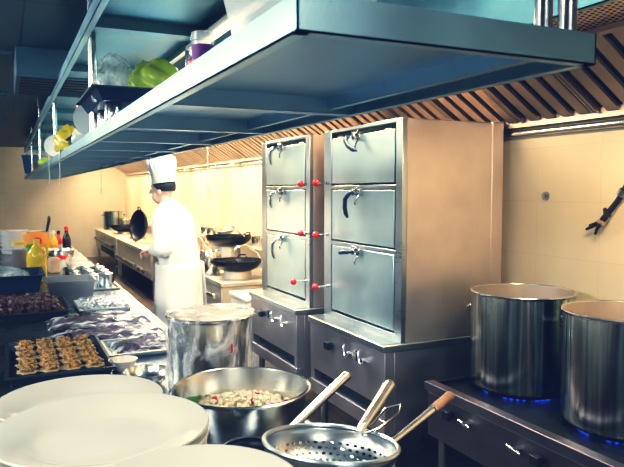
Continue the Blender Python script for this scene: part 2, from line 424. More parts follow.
# lamps recessed under the hood
for i in range(8):
    yy = 1.0+i*2.0
    MB().box((1.72, yy, 2.30), (1.86, yy+.6, 2.335)).build('hood_lamp', S['whitep'], hd, bevel=.01)

# ------------------------------------------------------------------ steamers
def lever(m, x, y, z, pts, r=.011):
    m.tube([(x+a, y+b, z+c) for a, b, c in pts], [r*.7]+[r*1.25]*(len(pts)-2)+[r*.6], 10)
def steamer(y0, y1, label, levers, lmat, knob_y, knob_zs, ctrl, rods):
    r = thing('steamer_cabinet', label, 'steamer', (2.2, (y0+y1)/2, 0), 'three-door steamer cabinets')
    b0, b1 = y0-.0, y1+.0
    MB().box((1.86, b0+.002, .28), (2.58, b1-.002, .745)).build('base_cabinet', S['base'], r, bevel=.004)
    fp = MB().box((1.80, b0, .435), (1.86, b1, .745)).build('base_front_panel', S['base'], r, bevel=.004)
    MB().box((1.80, b0, .275), (1.86, b1, .36)).build('kick_rail', S['base'], r, bevel=.004)
    for yy in (b0, b1-.05): MB().box((1.805, yy, .36), (1.86, yy+.05, .435)).build('rail_post', S['base'], r)
    MB().box((1.858, b0+.05, .355), (1.864, b1-.05, .44)).build('burner_slot', S['dark'], r)
    MB().box((1.785, b0-.008, .735), (2.60, b1+.008, .775)).build('ledge', S['steel'], r, bevel=.006)
    for xx in (1.87, 2.52):
        for yy in (b0+.07, b1-.07):
            lg = MB().cone((xx, yy, .03), (xx, yy, .28), .024).build('leg', S['steeld'], r)
            MB().cone((xx, yy, 0), (xx, yy, .035), .032, .026).build('foot', S['blackp'], lg)
    # body: carcass and face frame around three doors
    zt = 1.98; dy0, dy1 = y0+.065, y1-.105
    MB().box((1.935, y0, .775), (2.56, y1, zt)).build('body', S['side'], r, bevel=.006)
    ff = MB()
    ff.box((1.90, y0, .775), (1.935, dy0, zt)); ff.box((1.90, dy1, .775), (1.935, y1, zt))
    ff.box((1.90, dy0, .775), (1.935, dy1, .815)); ff.box((1.90, dy0, 1.962), (1.935, dy1, zt))
    ff.box((1.90, dy0, 1.25), (1.935, dy1, 1.275)); ff.box((1.90, dy0, 1.605), (1.935, dy1, 1.63))
    ff.build('face_frame', S['steel'], r, bevel=.003)
    MB().box((2.50, y0-.004, .775), (2.58, y1+.004, zt+.004)).build('rear_post', S['side'], r, bevel=.003)
    MB().box((1.93, y0-.004, .775), (1.955, y0, zt)).build('seam_strip', S['side'], r)
    MB().box((1.79, y0+.01, .775), (1.90, y0+.03, .779)).build('drip_lip', S['steel'], r)
    MB().box((1.9335, dy0, .815), (1.9365, dy1, 1.962)).build('gasket', S['dark'], r)
    for i, (a, b) in enumerate(((1.640, 1.928), (1.285, 1.60), (.832, 1.248))):
        d = MB().box((1.899, dy0+.012, a), (1.933, dy1-.012, b)).build('door', S['door'], r, bevel=.004)
        hy, hz = (dy0+dy1)/2+.01, b-.0
        k = MB().box((1.872, hy-.045, hz-.035), (1.90, hy+.045, hz+.008))
        k.cone((1.85, hy, hz-.014), (1.90, hy, hz-.014), .019); k.cone((1.868, hy+.035, hz+.012), (1.868, hy-.035, hz+.012), .009)
        k.build('latch_bracket', S['chrome'], d, bevel=.002)
        h = MB(); lever(h, 1.845, hy, hz-.014, levers[i]); h.build('latch_lever', lmat, d)
        c = MB()
        c.tube([(1.875, hy-.03, hz-.03), (1.855, hy-.03, hz-.06), (1.852, hy-.025, hz-.075), (1.86, hy-.02, hz-.085)], .006, 8)
        c.build('latch_hook', S['chrome'], d)
        for yy in (dy0+.1, dy1-.1): MB().cone((1.915, yy-.03, b+.006), (1.915, yy+.03, b+.006), .006).build('door_hinge', S['steel'], d)
    for z, rl in zip(knob_zs, rods):
        rod = MB().cone((1.90, knob_y, z), (1.90-rl, knob_y, z), .0055, n=10).cone((1.90, knob_y, z), (1.88, knob_y, z), .011, n=12).build('valve_rod', S['chrome'], r)
        MB().ball((1.90-rl-.018, knob_y, z), .022, 20, 14).build('red_knob', S['red'], rod)
    ky, va, sl_, vb = ctrl
    k = MB().cone((1.80, ky, .64), (1.785, ky, .64), .02).box((1.76, ky-.028, .618), (1.787, ky+.028, .664)).build('control_knob', S['blackp'], fp, bevel=.004)
    MB().box((1.797, sl_-.008, .62), (1.802, sl_+.008, .68)).build('sight_slot', S['dark'], fp)
    for vy in (va, vb):
        q = MB().cone((1.80, vy, .64), (1.78, vy, .64), .014, n=12)
        q.tube([(1.78, vy+.02, .695), (1.772, vy+.016, .68), (1.768, vy+.008, .655), (1.768, vy-.006, .63), (1.775, vy-.02, .625), (1.782, vy-.024, .64)], .0065, 8)
        q.build('valve_handle', S['chrome'], fp)
    return r
hang = [(0, 0, 0), (-.018, .012, -.012), (-.03, .025, -.04), (-.03, .03, -.09), (-.022, .03, -.125), (-.012, .026, -.15)]
sw = [(0, .03, 0), (-.02, .03, -.006), (-.035, .015, -.03), (-.035, -.02, -.06), (-.025, -.06, -.082), (-.015, -.085, -.088)]
flat = [(0, 0, 0), (-.02, .01, 0), (-.03, .04, -.002), (-.03, .075, -.008), (-.022, .10, -.012), (-.012, .115, -.02)]
fork = [(0, 0, 0), (-.02, .012, -.006), (-.032, .04, -.02), (-.032, .062, -.055), (-.024, .075, -.09), (-.012, .085, -.12)]
steamer(2.895, 3.825, 'larger-looking near steel steamer cabinet with dark blue latch levers, beside the stockpot stove', [sw, hang, flat], S['bluep'], 3.755, (1.646, 1.311, .973), (3.524, 3.292, 3.20, 3.116), (.075, .075, .08))
steamer(4.05, 4.975, 'farther steel steamer cabinet with silver latch levers, beyond the one by the stove', [fork, fork, hang], S['chrome'], 4.092, (1.642, 1.301, .963), (4.674, 4.436, 4.58, 4.254), (.03, .03, .085))
# supply pipe on the floor under the steamers
tag(MB().tube([(1.72, 2.6, .09), (1.72, 3.6, .09), (1.74, 4.2, .09), (1.95, 4.3, .09), (1.98, 4.3, .02)], .028, 12).build('floor_pipe', S['steel']), 'grey steel pipe running along the floor in front of the steamers', 'pipe')

# ------------------------------------------------------------------ stockpot stove
st = thing('stockpot_stove', 'low dark steel gas stove carrying the two tall stockpots', 'stove', (2.3, 1.7, 0))
T0, T1 = .35, 2.72
MB().box((1.95, T0, .56), (2.64, T1, .592)).build('stove_top', S['stovetop'], st, bevel=.004)
MB().box((1.93, T0, .572), (1.985, T1, .617)).build('front_rail', S['stove'], st, bevel=.004)
MB().box((1.985, T1-.03, .572), (2.64, T1, .615)).build('end_rail', S['stovetop'], st, bevel=.004)
MB().box((2.61, T0, .592), (2.64, T1-.03, .66)).build('back_rail', S['stove'], st, bevel=.004)
MB().box((1.965, T0+.003, .33), (2.62, T1-.006, .56)).build('body', S['stove'], st, bevel=.003)
sfp = MB().box((1.952, T0+.002, .335), (1.966, T1-.004, .565)).build('front_panel', S['stove'], st, bevel=.003)
MB().box((1.949, T0+.002, .556), (1.953, T1-.004, .564)).build('trim_strip', S['steel'], st)
for xx in (2.0, 2.56):
    for yy in (T0+.06, 1.55, T1-.07):
        lg = MB().cone((xx, yy, .03), (xx, yy, .335), .022).build('leg', S['steeld'], st)
        MB().cone((xx, yy, 0), (xx, yy, .032), .03, .024).build('foot', S['blackp'], lg)
for yy in (2.52, 1.93, 1.2):
    k = MB().cone((1.952, yy, .50), (1.932, yy, .50), .02).box((1.908, yy-.024, .478), (1.934, yy+.024, .522)).build('control_knob', S['blackp'], sfp, bevel=.004)
for yy in (2.38, 2.05, 1.35):
    q = MB().cone((1.952, yy, .50), (1.915, yy, .50), .013).cone((1.92, yy+.045, .505), (1.92, yy-.035, .495), .009, .006).build('valve_handle', S['chrome'], sfp)
POTS = [(2.345, 2.47), (2.345, 1.865)]
for k, (px_, py_) in enumerate(POTS+[(2.34, 1.2)]):
    m = MB().lathe([(.07, .575), (.13, .575), (.14, .598), (.125, .606), (.075, .606), (.07, .575)], (px_, py_, 0), 36)
    bn = m.build('burner', S['iron'], st)
    gr = MB()
    gr.tube([(px_+.20*cos(t), py_+.20*sin(t), .606) for t in (2*pi*i/32 for i in range(32))], .009, 6, closed=True)
    for i in range(8):
        t = 2*pi*i/8+.2
        gr.box((.14, -.008, .594), (.25, .008, .617), mat=M4.Translation((px_, py_, 0)) @ M4.Rotation(t, 4, 'Z'))
    gr.build('pan_grate', S['iron'], st)
    if k < 2:
        fl = MB()
        for i in range(34):
            t = 2*pi*i/34
            a = V((px_+.142*cos(t), py_+.142*sin(t), .594)); b = V((px_+.185*cos(t), py_+.185*sin(t), .608))
            fl.cone(a, b, .005, .004, 6); fl.cone(b, V((px_+.212*cos(t), py_+.212*sin(t), .615)), .004, .0006, 6)
        f_ = fl.build('gas_flame', S['flame'], bn)

def stockpot(x, y, z, r, h, label, hdirs):
    t = thing('stockpot', label, 'pot', (x, y, z), 'two tall stockpots on the stove')
    w = .004
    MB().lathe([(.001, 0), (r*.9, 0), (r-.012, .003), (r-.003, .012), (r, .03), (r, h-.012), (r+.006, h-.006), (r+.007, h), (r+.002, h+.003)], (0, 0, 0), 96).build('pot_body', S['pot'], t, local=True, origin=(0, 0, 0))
    MB().tube([((r+.003)*cos(q), (r+.003)*sin(q), h) for q in (2*pi*i/96 for i in range(96))], .0052, 8, closed=True).build('rolled_rim', S['chrome'], t, local=True, origin=(0, 0, 0))
    MB().lathe([(r+.002, h+.003), (r-w, h), (r-w, .03), (r-.02, .012), (.001, .01)], (0, 0, 0), 72).build('pot_interior', S['potin'], t, local=True, origin=(0, 0, 0))
    for a in hdirs:
        ca, sa = cos(a), sin(a); tx, ty = -sa, ca; zz = h*.80
        H = MB()
        pts = []
        for i in range(11):
            q = pi*i/10; e = .062*cos(q); d = r+.0+.055*sin(q)
            pts.append((ca*d+tx*e, sa*d+ty*e, zz-.02*sin(q)))
        H.tube(pts, .0075, 10)
        for e in (-.062, .062):
            H.ball((ca*(r+.002)+tx*e, sa*(r+.002)+ty*e, zz), (.014, .014, .014), 10, 8)
        H.build('pot_handle', S['chrome'], t, local=True, origin=(0, 0, 0))
    return t
def wdir(u): return u
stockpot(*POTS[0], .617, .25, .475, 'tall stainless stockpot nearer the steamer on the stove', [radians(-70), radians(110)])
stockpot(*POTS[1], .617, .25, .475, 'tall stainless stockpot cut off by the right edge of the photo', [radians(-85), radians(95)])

# ------------------------------------------------------------------ bits on the right wall
wb = MB().cone((XR, 2.631, 1.568), (XR-.008, 2.631, 1.568), .024, n=20).cone((XR-.008, 2.631, 1.568), (XR-.016, 2.631, 1.568), .012, n=6)
tag(wb.build('wall_bolt', S['steeld']), 'small round metal bolt head on the tiled wall above the stockpot', 'bolt')
cb = thing('wall_cable', 'frayed black cable stub sticking out of the tiled wall at the right edge', 'cable', (XR, 2.15, 1.56))
MB().tube([(XR-.02, 2.0, 1.72), (XR-.02, 2.08, 1.66), (XR-.03, 2.125, 1.585), (XR-.03, 2.15, 1.55), (XR-.035, 2.19, 1.50), (XR-.04, 2.225, 1.455)], [.018, .022, .014, .013, .014, .015], 10).build('cable_sheath', S['cable'], cb)
MB().tube([(XR-.035, 2.115, 1.60), (XR-.035, 2.135, 1.575)], [.020, .019], 10).build('cable_clip', S['steeld'], cb)
MB().tube([(XR-.04, 2.215, 1.443), (XR-.04, 2.25, 1.447)], [.016, .012], 8).build('tape_wrap', S['plaster'], cb)
w_ = MB().tube([(XR-.04, 2.20, 1.47), (XR-.045, 2.20, 1.495), (XR-.045, 2.212, 1.512)], [.018, .014, .008], 8)
for a, b in ((2.32, 1.405), (2.30, 1.425), (2.265, 1.385)):
    w_.tube([(XR-.04, 2.23, 1.45), (XR-.045, (2.235+a)/2, (1.45+b)/2-.004), (XR-.04, a, b)], [.009, .009, .007], 6)
w_.build('wire_ends', S['cable'], cb)

# ------------------------------------------------------------------ prep counter
CX0, CX1, CY0, CY1, CZ = -.85, .85, .15, 10.9, .8
pc = thing('prep_counter', 'long stainless steel prep counter carrying plates and food trays', 'counter', (0, 5.5, 0))
MB().box((CX0, CY0, CZ-.04), (CX1, CY1, CZ)).build('worktop', S['counter'], pc, bevel=.006)
MB().box((CX0+.06, CY0+.06, .2), (CX1-.06, CY1-.06, .225)).build('undershelf', S['steeld'], pc, bevel=.003)
for yy in (CY0+.12, 2.9, 5.6, 8.3, CY1-.12):
    for xx in (CX0+.09, CX1-.09):
        MB().cone((xx, yy, 0), (xx, yy, CZ-.04), .024).build('leg', S['steel'], pc)

# plates: three stacks
def plate_mesh(d):
    r = d/2
    return [(.001, .004), (r*.50, .004), (r*.53, 0), (r*.58, .003), (r*.68, .012), (r*.84, .022), (r*.985, .034), (r, .037), (r*.99, .040), (r*.95, .0385), (r*.80, .029), (r*.69, .0195), (r*.62, .0125), (r*.55, .010), (r*.3, .009), (.001, .009)]
def stack(x, y, ztop, d, where, grp, pitch=.0185):
    n = int((ztop-.040-CZ)/pitch); pr = None
    pitch = (ztop-.040-CZ)/n
    for i in range(n+1):
        k = n-i
        lab = ('white round plate, topmost of the stack '+where) if k == 0 else 'white plate, %s from the top of the stack %s' % (ORD[k] if k < 20 else 'one deep', where)
        loc = (x+random.uniform(-.004, .004), y+random.uniform(-.004, .004), CZ+i*pitch)
        if pr is None:
            pr = MB().lathe(plate_mesh(d), (0, 0, 0), 72).build('dinner_plate', S['plate'], origin=(0, 0, 0)); pr.location = loc
            tag(pr, lab, 'plate', grp)
        else: dup(pr, loc, lab)
stack(.160, 1.305, 1.14, .415, 'at the left front', 'plates in the left front stack')
stack(.172, 1.80, 1.047, .43, 'just behind the left front stack', 'plates in the rear stack')
stack(.235, .905, 1.165, .325, 'nearest the camera', 'plates in the nearest stack')

# mixing bowl with diced filling
def bowl_prof(r, h, lip=.018, t=.0025):
    pr = [(.001, 0)]
    for i in range(1, 9):
        a = i/8; pr.append((r*(.5+.5*math.sin(a*pi/2)) if i > 0 else 0, h*(a**1.6)))
    pr = [(.001, 0), (r*.40, 0), (r*.50, h*.03), (r*.64, h*.14), (r*.77, h*.33), (r*.87, h*.58), (r*.93, h*.82), (r*.95, h*.97), (r*.955, h),
          (r-.002, h+.003), (r, h), (r-.002, h-.003)]
    inner = [(r*.955-.002, h+.003), (r*.945-t, h*.98), (r*.87-t, h*.58+t), (r*.77-t, h*.33+t), (r*.64-t, h*.14+t), (r*.50-t, h*.03+t), (.001, t)]
    return pr[:9], [(r*.955, h), (r-.004, h+.004), (r, h+.001), (r-.003, h-.004), (r*.96, h-.003)], inner
def bowl(x, y, z, r, h, label, mat=None, group=None, name='mixing_bowl'):
    o, lip, inn = bowl_prof(r, h)
    t = thing(name, label, 'bowl', (x, y, z), group)
    MB().lathe(o, (0, 0, 0), 64).lathe(inn, (0, 0, 0), 64).build('bowl_body', mat or S['bowl'], t, local=True, origin=(0, 0, 0))
    MB().lathe(lip+[lip[0]], (0, 0, 0), 64).build('rolled_rim', mat or S['bowl'], t, local=True, origin=(0, 0, 0))
    return t
BX, BY, BR, BH = .602, 1.742, .2, .235
bowl(BX, BY, CZ, BR, BH, 'large stainless mixing bowl of pale diced filling on the counter')
dv = MB(); rnd = random.Random(3)
for i in range(420):
    a, q = rnd.uniform(0, 2*pi), math.sqrt(rnd.random())*.158
    z = CZ+.158+.030*(1-(q/.16)**2)+rnd.uniform(-.008, .010)
    rm = M4.Rotation(rnd.uniform(0, 3), 3, V((rnd.random(), rnd.random(), rnd.random()+.1))).to_4x4()
    s = rnd.uniform(.005, .008); mi = 1 if rnd.random() < .05 else (2 if rnd.random() < .02 else 0)
    dv.box((-s, -s, -s*.8), (s, s, s*.8), mi, M4.Translation((BX+q*cos(a), BY+q*sin(a), z)) @ rm)
dv.lathe([(.001, .170), (.08, .166), (.158, .145), (.15, .10), (.10, .05), (.001, .03)], (BX, BY, CZ), 32)
tag(dv.build('diced_filling', [S['kernel'], S['pepper'], S['green']]), 'pale diced filling with red bits inside the large mixing bowl', 'food', kind='stuff')
# green leaf bits on the bowl's inside wall
tag(MB().ball((BX-.130, BY+.06, CZ+.195), (.018, .006, .010), 10, 6, lump=.2).build('leaf_scrap', S['green']), 'green leaf scrap stuck inside the left of the large mixing bowl', 'leaf')

# wrapped steel pot
WX, WY, WR, WH = .662, 2.262, .152, .352
wp = thing('wrapped_pot', 'tall steel pot covered with crinkled plastic wrap beside the mixing bowl', 'pot', (WX, WY, CZ))
MB().lathe([(.001, 0), (WR-.01, 0), (WR-.002, .008), (WR, .02), (WR, WH-.012), (WR+.008, WH-.006), (WR+.009, WH), (WR+.003, WH+.003), (WR-.003, WH), (WR-.003, .02), (.001, .012)], (0, 0, 0), 64).build('pot_body', S['bowl'], wp, local=True, origin=(0, 0, 0))
MB().lathe([(.001, WH-.03), (WR-.004, WH-.03), (WR-.004, WH-.035)], (0, 0, 0), 48).build('contents', S['plate'], wp, local=True, origin=(0, 0, 0))
def wob(t, r, z): return (.003*sin(9*t+14*z)+.0025*sin(17*t-25*z)+.002*sin(31*t))*(1 if r > .05 else 0)
MB().lathe([(WR+.008, .09), (WR+.006, .13), (WR+.006, .20), (WR+.007, .27), (WR+.012, WH-.02), (WR+.016, WH-.002), (WR+.010, WH+.008)], (0, 0, 0), 96, wob=wob).build('plastic_wrap', S['wrap'], wp, local=True, origin=(0, 0, 0))
MB().lathe([(.001, WH+.010), (.06, WH+.0095), (.11, WH+.009), (WR+.010, WH+.009)], (0, 0, 0), 96).build('wrap_cover', S['wrapt'], wp, local=True, origin=(0, 0, 0))
MB().box((-.0022, -.002, -.015), (.0022, .002, .015), mat=M4.Translation(((WR+.012)*cos(radians(-80)), (WR+.012)*sin(radians(-80)), WH*.73)) @ M4.Rotation(radians(15), 4, 'Z')).build('tape_strip', S['red'], wp, local=True, origin=(0, 0, 0), label='red tape strip')

# strainers over a steel tub at the front right of the counter
tub = thing('steel_tub', 'round steel tub under the strainers at the front of the counter', 'tub', (.74, 1.345, CZ))
MB().lathe([(.001, 0), (.125, 0), (.13, .006), (.14, .055), (.146, .058), (.144, .061), (.137, .058), (.127, .008), (.001, .004)], (0, 0, 0), 48).build('tub_body', S['bowl'], tub, local=True, origin=(0, 0, 0))
def ladle(name, label, c, r, depth, tilt, prof_mat, rim_mat, h0, h1, hr, wood=0, hook=False, group=None, rim=.006, prof=None):
    c = V(c); t = thing(name, label, 'strainer' if 'strainer' in name else 'ladle', c, group)
    rot = M4.Rotation(tilt[0], 3, 'X') @ M4.Rotation(tilt[1], 3, 'Y')
    prof = [(r*math.cos(a), -depth*math.sin(a)) for a in [radians(q) for q in range(0, 91, 6)]]; prof[-1] = (.0005, -depth)
    b = MB().lathe(prof, (0, 0, 0), 72).build('strainer_bowl' if 'strainer' in name else 'ladle_bowl', prof_mat, t, local=True, origin=(0, 0, 0), solid=.0015)
    b.rotation_euler = rot.to_euler()
    q = MB().tube([(r*cos(a), r*sin(a), 0) for a in (2*pi*i/64 for i in range(64))], rim, 8, closed=True).build('rim', rim_mat, t, local=True, origin=(0, 0, 0)); q.rotation_euler = rot.to_euler()
    h0, h1 = V(h0)-c, V(h1)-c; d = (h1-h0)
    hm = MB()
    if wood:
        e = h0+d*(1-wood)
        hm.cone(h0, e, hr*.72, hr*.9); hm.cone(e, e+d*.01, hr*1.12, hr*1.12)
        hh = hm.build('handle', S['tubeperf'], t, local=True, origin=(0, 0, 0))
        MB().tube([e, e+d*(wood*.3), e+d*(wood*.6), e+d*(wood*.93), h1], [hr*.95, hr*1.15, hr*1.12, hr*1.2, hr*.6], 14).build('wooden_grip', S['wood'], hh, local=True, origin=(0, 0, 0))
    else:
        hm.cone(h0, h0+d*.12, hr*.55, hr*.8); hm.cone(h0+d*.12, h1, hr*.8, hr*1.05); hm.cone(h1, h1+d.normalized()*.003, hr*1.12, hr*1.1)
        hh = hm.build('handle', S['tubeperf'], t, local=True, origin=(0, 0, 0))
    if hook:
        a = h0+d*.25+V((.012, -.004, 0)); side = V((.9, -.43, 0))
        MB().tube([h0+d*.05, h0+d*.2+side*.02, h0+d*.5+side*.028, h0+d*.58+side*.06, h0+d*.4+side*.068, h0+d*.1+side*.04, h0+side*.01], .0028, 6).build('wire_hook', S['chrome'], hh, local=True, origin=(0, 0, 0))
    return t
def near(uv, zc):
    """a point of the counter area given by its bearing from the eye and its distance"""
    u_, v_ = uv
    f = V((sin(YAW)*cos(PITCH), cos(YAW)*cos(PITCH), -sin(PITCH))); r = V((cos(YAW), -sin(YAW), 0)); up = r.cross(f)
    return EYE+(f+r*((u_-312)/647)-up*((v_-233.5)/647))*zc
ladle('strainer_ladle', 'wide punched steel strainer ladle with a plain steel tube handle, front of the counter', near((331, 443), 1.42), .147, .10, (radians(-4), radians(6)), S['strain'], S['steel'], near((358, 434), 1.50), near((389, 386), 1.75), .0165, hook=True, group='strainers at the counter front')
ladle('strainer_ladle', 'slotted steel strainer basket with a wood-tipped handle, right of the wide punched strainer', near((364, 484), 1.50), .165, .10, (radians(-2), radians(9)), S['basketm'], S['steel'], near((393, 442), 1.60), near((451, 395), 1.90), .0125, wood=.36, group='strainers at the counter front')
ladle('wok_ladle', 'dark steel wok ladle with a bright tube handle, between mixing bowl and wide strainer', near((246, 452), 1.56), .07, .032, (radians(6), radians(-6)), S['iron'], S['steeld'], near((279, 440), 1.57), near((346, 376), 1.83), .0135, rim=.003)

# pastry tray and pastries
def open_tray(x0, x1, y0, y1, z, h, flare=.015, rim=.012, t=.003):
    m = MB()
    a = [(x0+flare, y0+flare), (x1-flare, y0+flare), (x1-flare, y1-flare), (x0+flare, y1-flare)]
    b = [(x0, y0), (x1, y0), (x1, y1), (x0, y1)]; c = [(x0-rim, y0-rim), (x1+rim, y0-rim), (x1+rim, y1+rim), (x0-rim, y1+rim)]
    vs = [(*p, z) for p in a]+[(*p, z+h) for p in b]+[(*p, z+h) for p in c]+[(*p, z+h-.008) for p in c]+[(*p, z+t) for p in [(x0+flare+t, y0+flare+t), (x1-flare-t, y0+flare+t), (x1-flare-t, y1-flare-t), (x0+flare+t, y1-flare-t)]]
    fs = [(3, 2, 1, 0), (16, 17, 18, 19)]
    for i in range(4):
        j = (i+1) % 4
        fs += [(i, j, 4+j, 4+i), (4+i, 4+j, 8+j, 8+i), (8+i, 8+j, 12+j, 12+i), (4+i, 4+j, 16+j, 16+i)]
    return m.add(vs, fs)
TX0, TX1, TY0, TY1 = -.01, .40, 2.84, 3.50
tag(open_tray(TX0, TX1, TY0, TY1, CZ, .045).build('pastry_tray', S['tray'], ang=30), 'dark metal baking tray holding small topped pastries', 'tray')
ps = None
rows = ['back', 'second', 'third', 'front']
for j in range(5):
    for i in range(4):
        x = TX0+.078+i*.087; y = TY1-.085-j*.122
        rn = ['back row', 'second row', 'third row', 'fourth row', 'front row'][j]
        lab = 'golden shredded-top pastry, %s from the left in the %s' % (ORD[i], rn)
        loc = (x+random.uniform(-.004, .004), y+random.uniform(-.006, .006), CZ+.004)
        if ps is None:
            ps = thing('pastry', lab, 'pastry', loc, 'pastries on the dark tray')
            MB().lathe([(.001, 0), (.022, 0), (.026, .003), (.036, .024), (.034, .024), (.022, .004), (.001, .003)], (0, 0, 0), 20, wob=lambda t, r, z: .002*sin(12*t)*(z > .01)).build('paper_cup', S['cup'], ps, local=True, origin=(0, 0, 0))
            MB().lathe([(.001, .006), (.025, .008), (.036, .030), (.044, .034), (.040, .038), (.028, .039), (.001, .041)], (0, 0, 0), 28, wob=lambda t, r, z: .005*sin(7*t)*(r > .03)).build('crust', S['crust'], ps, local=True, origin=(0, 0, 0))
            tp = MB(); rr = random.Random(5)
            tp.ball((0, 0, .044), (.028, .030, .016), 16, 8, lump=.22, seed=2)
            for q in range(46):
                a, d = rr.uniform(0, 2*pi), math.sqrt(rr.random())*.036
                z = .047+.016*(1-(d/.04)**2)
                b = rr.uniform(0, pi); l = rr.uniform(.006, .013)
                p = V((d*cos(a), d*sin(a), z)); e = V((cos(b)*l, sin(b)*l, rr.uniform(-.006, .006)))
                tp.cone(p-e, p+e, .0024, .002, 5)
            tp.build('shredded_topping', S['pastry'], ps, local=True, origin=(0, 0, 0))
        else: dup(ps, loc, lab, rotz=random.uniform(0, 6))

# white dish and small steel bowl behind the plates
wd = MB().lathe([(.001, 0), (.04, 0), (.046, .008), (.062, .045), (.064, .048), (.060, .047), (.042, .012), (.001, .006)], (.455, 2.93, CZ), 40).build('white_dish', S['plate'])
tag(wd, 'small white china dish right of the pastry tray', 'dish')
bowl(.505, 2.66, CZ, .10, .055, 'small shallow steel bowl between the front plates and the wrapped pot', name='small_bowl')

# purple food packets in plastic bags on a steel tray
tag(open_tray(.43, .80, 2.98+.12, 3.42, CZ, .03).build('packet_tray', S['steel'], ang=30), 'shallow steel tray under the nearest purple food bag', 'tray')
packs = [(.20, .81, 3.86, 4.22, 'farthest of the three flat bags of purple filling on the counter', .0), (.245, .82, 3.46, 3.83, 'middle of the three flat bags of purple filling on the counter', 0), (.45, .785, 3.14, 3.40, 'nearest of the three flat bags of purple filling, lying on the steel tray', .014)]
for k, (x0, x1, y0, y1, lab, dz) in enumerate(packs):
    t = thing('food_bag', lab, 'food bag', ((x0+x1)/2, (y0+y1)/2, CZ+dz), 'flat plastic bags of purple filling')
    rr = random.Random(k); ph = [rr.uniform(0, 6) for _ in range(6)]
    def surf(u, v, top, inset, hh, x0=x0, x1=x1, y0=y0, y1=y1, dz=dz, ph=ph):
        x = x0+inset+(x1-x0-2*inset)*u; y = y0+inset+(y1-y0-2*inset)*v
        e = (1-(2*u-1)**6)*(1-(2*v-1)**4)
        z = hh*e*(1+.2*sin(9*u+ph[0])*sin(7*v+ph[1])+.12*sin(23*u+ph[2])*sin(15*v+ph[3])) if top else 0
        return (x, y, CZ+dz+.004+z)
    m = MB(); m.grid(lambda u, v: surf(u, v, True, .03, .036), 44, 20); m.grid(lambda u, v: surf(u, v, False, .03, 0), 44, 20)
    m.build('purple_filling', S['purple'], t)
    m = MB(); m.grid(lambda u, v: V(surf(u, v, True, 0, .050))+V((0, 0, .003*sin(60*u+20*v+ph[4])+.003*sin(35*v-22*u+ph[5]))), 70, 34)
    m.build('plastic_film', S['bagfilm'], t)
    if k == 1:
        m = MB()
        for q in range(9):
            a = -1.1+q*.27
            m.tube([(x0+.05, (y0+y1)/2, CZ+.03), (x0-.01, (y0+y1)/2-.02+.04*a, CZ+.03), (x0-.06-.02*cos(q), (y0+y1)/2-.04+.09*a, CZ+.012)], [.012, .006, .004], 6)
        m.build('twisted_bag_end', S['bagfilm'], t)

# meat tray
MX0, MX1, MY0, MY1 = -.16, .345, 4.26, 4.82
tag(open_tray(MX0, MX1, MY0, MY1, CZ, .055).build('meat_tray', S['tray'], ang=30), 'dark tray heaped with red-brown meat pieces', 'tray')
mt0 = None; rr = random.Random(11)
ii = 0
for lay, (ny, nx, zz, ins) in enumerate(((10, 9, .026, .0), (9, 8, .054, .03), (7, 6, .080, .075))):
    for j in range(ny):
        for i in range(nx):
            x = MX0+.05+ins+(MX1-MX0-.10-2*ins)*i/(nx-1)+rr.uniform(-.012, .012); y = MY0+.05+ins+(MY1-MY0-.1-2*ins)*j/(ny-1)+rr.uniform(-.012, .012)
            loc = (x, y, CZ+zz+rr.uniform(-.006, .008))
            if mt0 is None:
                mt0 = MB().ball((0, 0, 0), (.034, .030, .026), 16, 10, lump=.3, seed=1).build('meat_piece', S['meat'], origin=(0, 0, 0)); mt0.location = loc
                tag(mt0, 'lumpy red-brown meat piece heaped in the dark tray', 'meat', 'meat pieces in the tray')
            else:
                s = rr.uniform(.8, 1.2); d = dup(mt0, loc, mt0['label'], rotz=rr.uniform(0, 6), scale=(s, s, s*rr.uniform(.8, 1.1)))
                d.rotation_euler.x = rr.uniform(-.4, .4)

# steel things beyond
g = thing('food_pan', 'deep rectangular steel food pan standing beyond the meat tray', 'food pan', (.40, 4.95, CZ))
open_tray(.255, .575, 4.90, 5.24, CZ, .15, .02, .014).build('pan_body', S['steeld'], g, ang=30)
g['label'] = 'deep rectangular steel food pan standing right of the meat tray'
tag(open_tray(.42, .74, 4.36, 4.76, CZ, .03).build('wrapped_tray', S['steel'], ang=30), 'steel tray with small film-covered cups just beyond the purple bags', 'tray')
c0 = None
for j in range(3):
    for i in range(3):
        loc = (.48+i*.10, 4.43+j*.125, CZ+.004)
        lab = 'small steel cup under film, %s from the left in the %s row' % (ORD[i], ['near', 'middle', 'far'][j])
        if c0 is None:
            c0 = MB().lathe([(.001, 0), (.026, 0), (.04, .04), (.043, .041), (.038, .04), (.025, .004), (.001, .003)], (0, 0, 0), 24).build('steel_cup', S['chrome'], origin=(0, 0, 0)); c0.location = loc
            tag(c0, lab, 'cup', 'steel cups on the film-covered tray')
        else: dup(c0, loc, lab)
m = MB(); m.grid(lambda u, v: V((.41+.34*u, 4.34+.44*v, CZ+.052+.01*(1-(2*u-1)**4)*(1-(2*v-1)**4)-.025*(abs(2*u-1)**6+abs(2*v-1)**6)*.6+.003*sin(40*u+9*v)+.003*sin(31*v-12*u))), 50, 40)
tag(m.build('film_cover', S['bagfilm']), 'crinkled clear film over the small steel cups', 'plastic film')
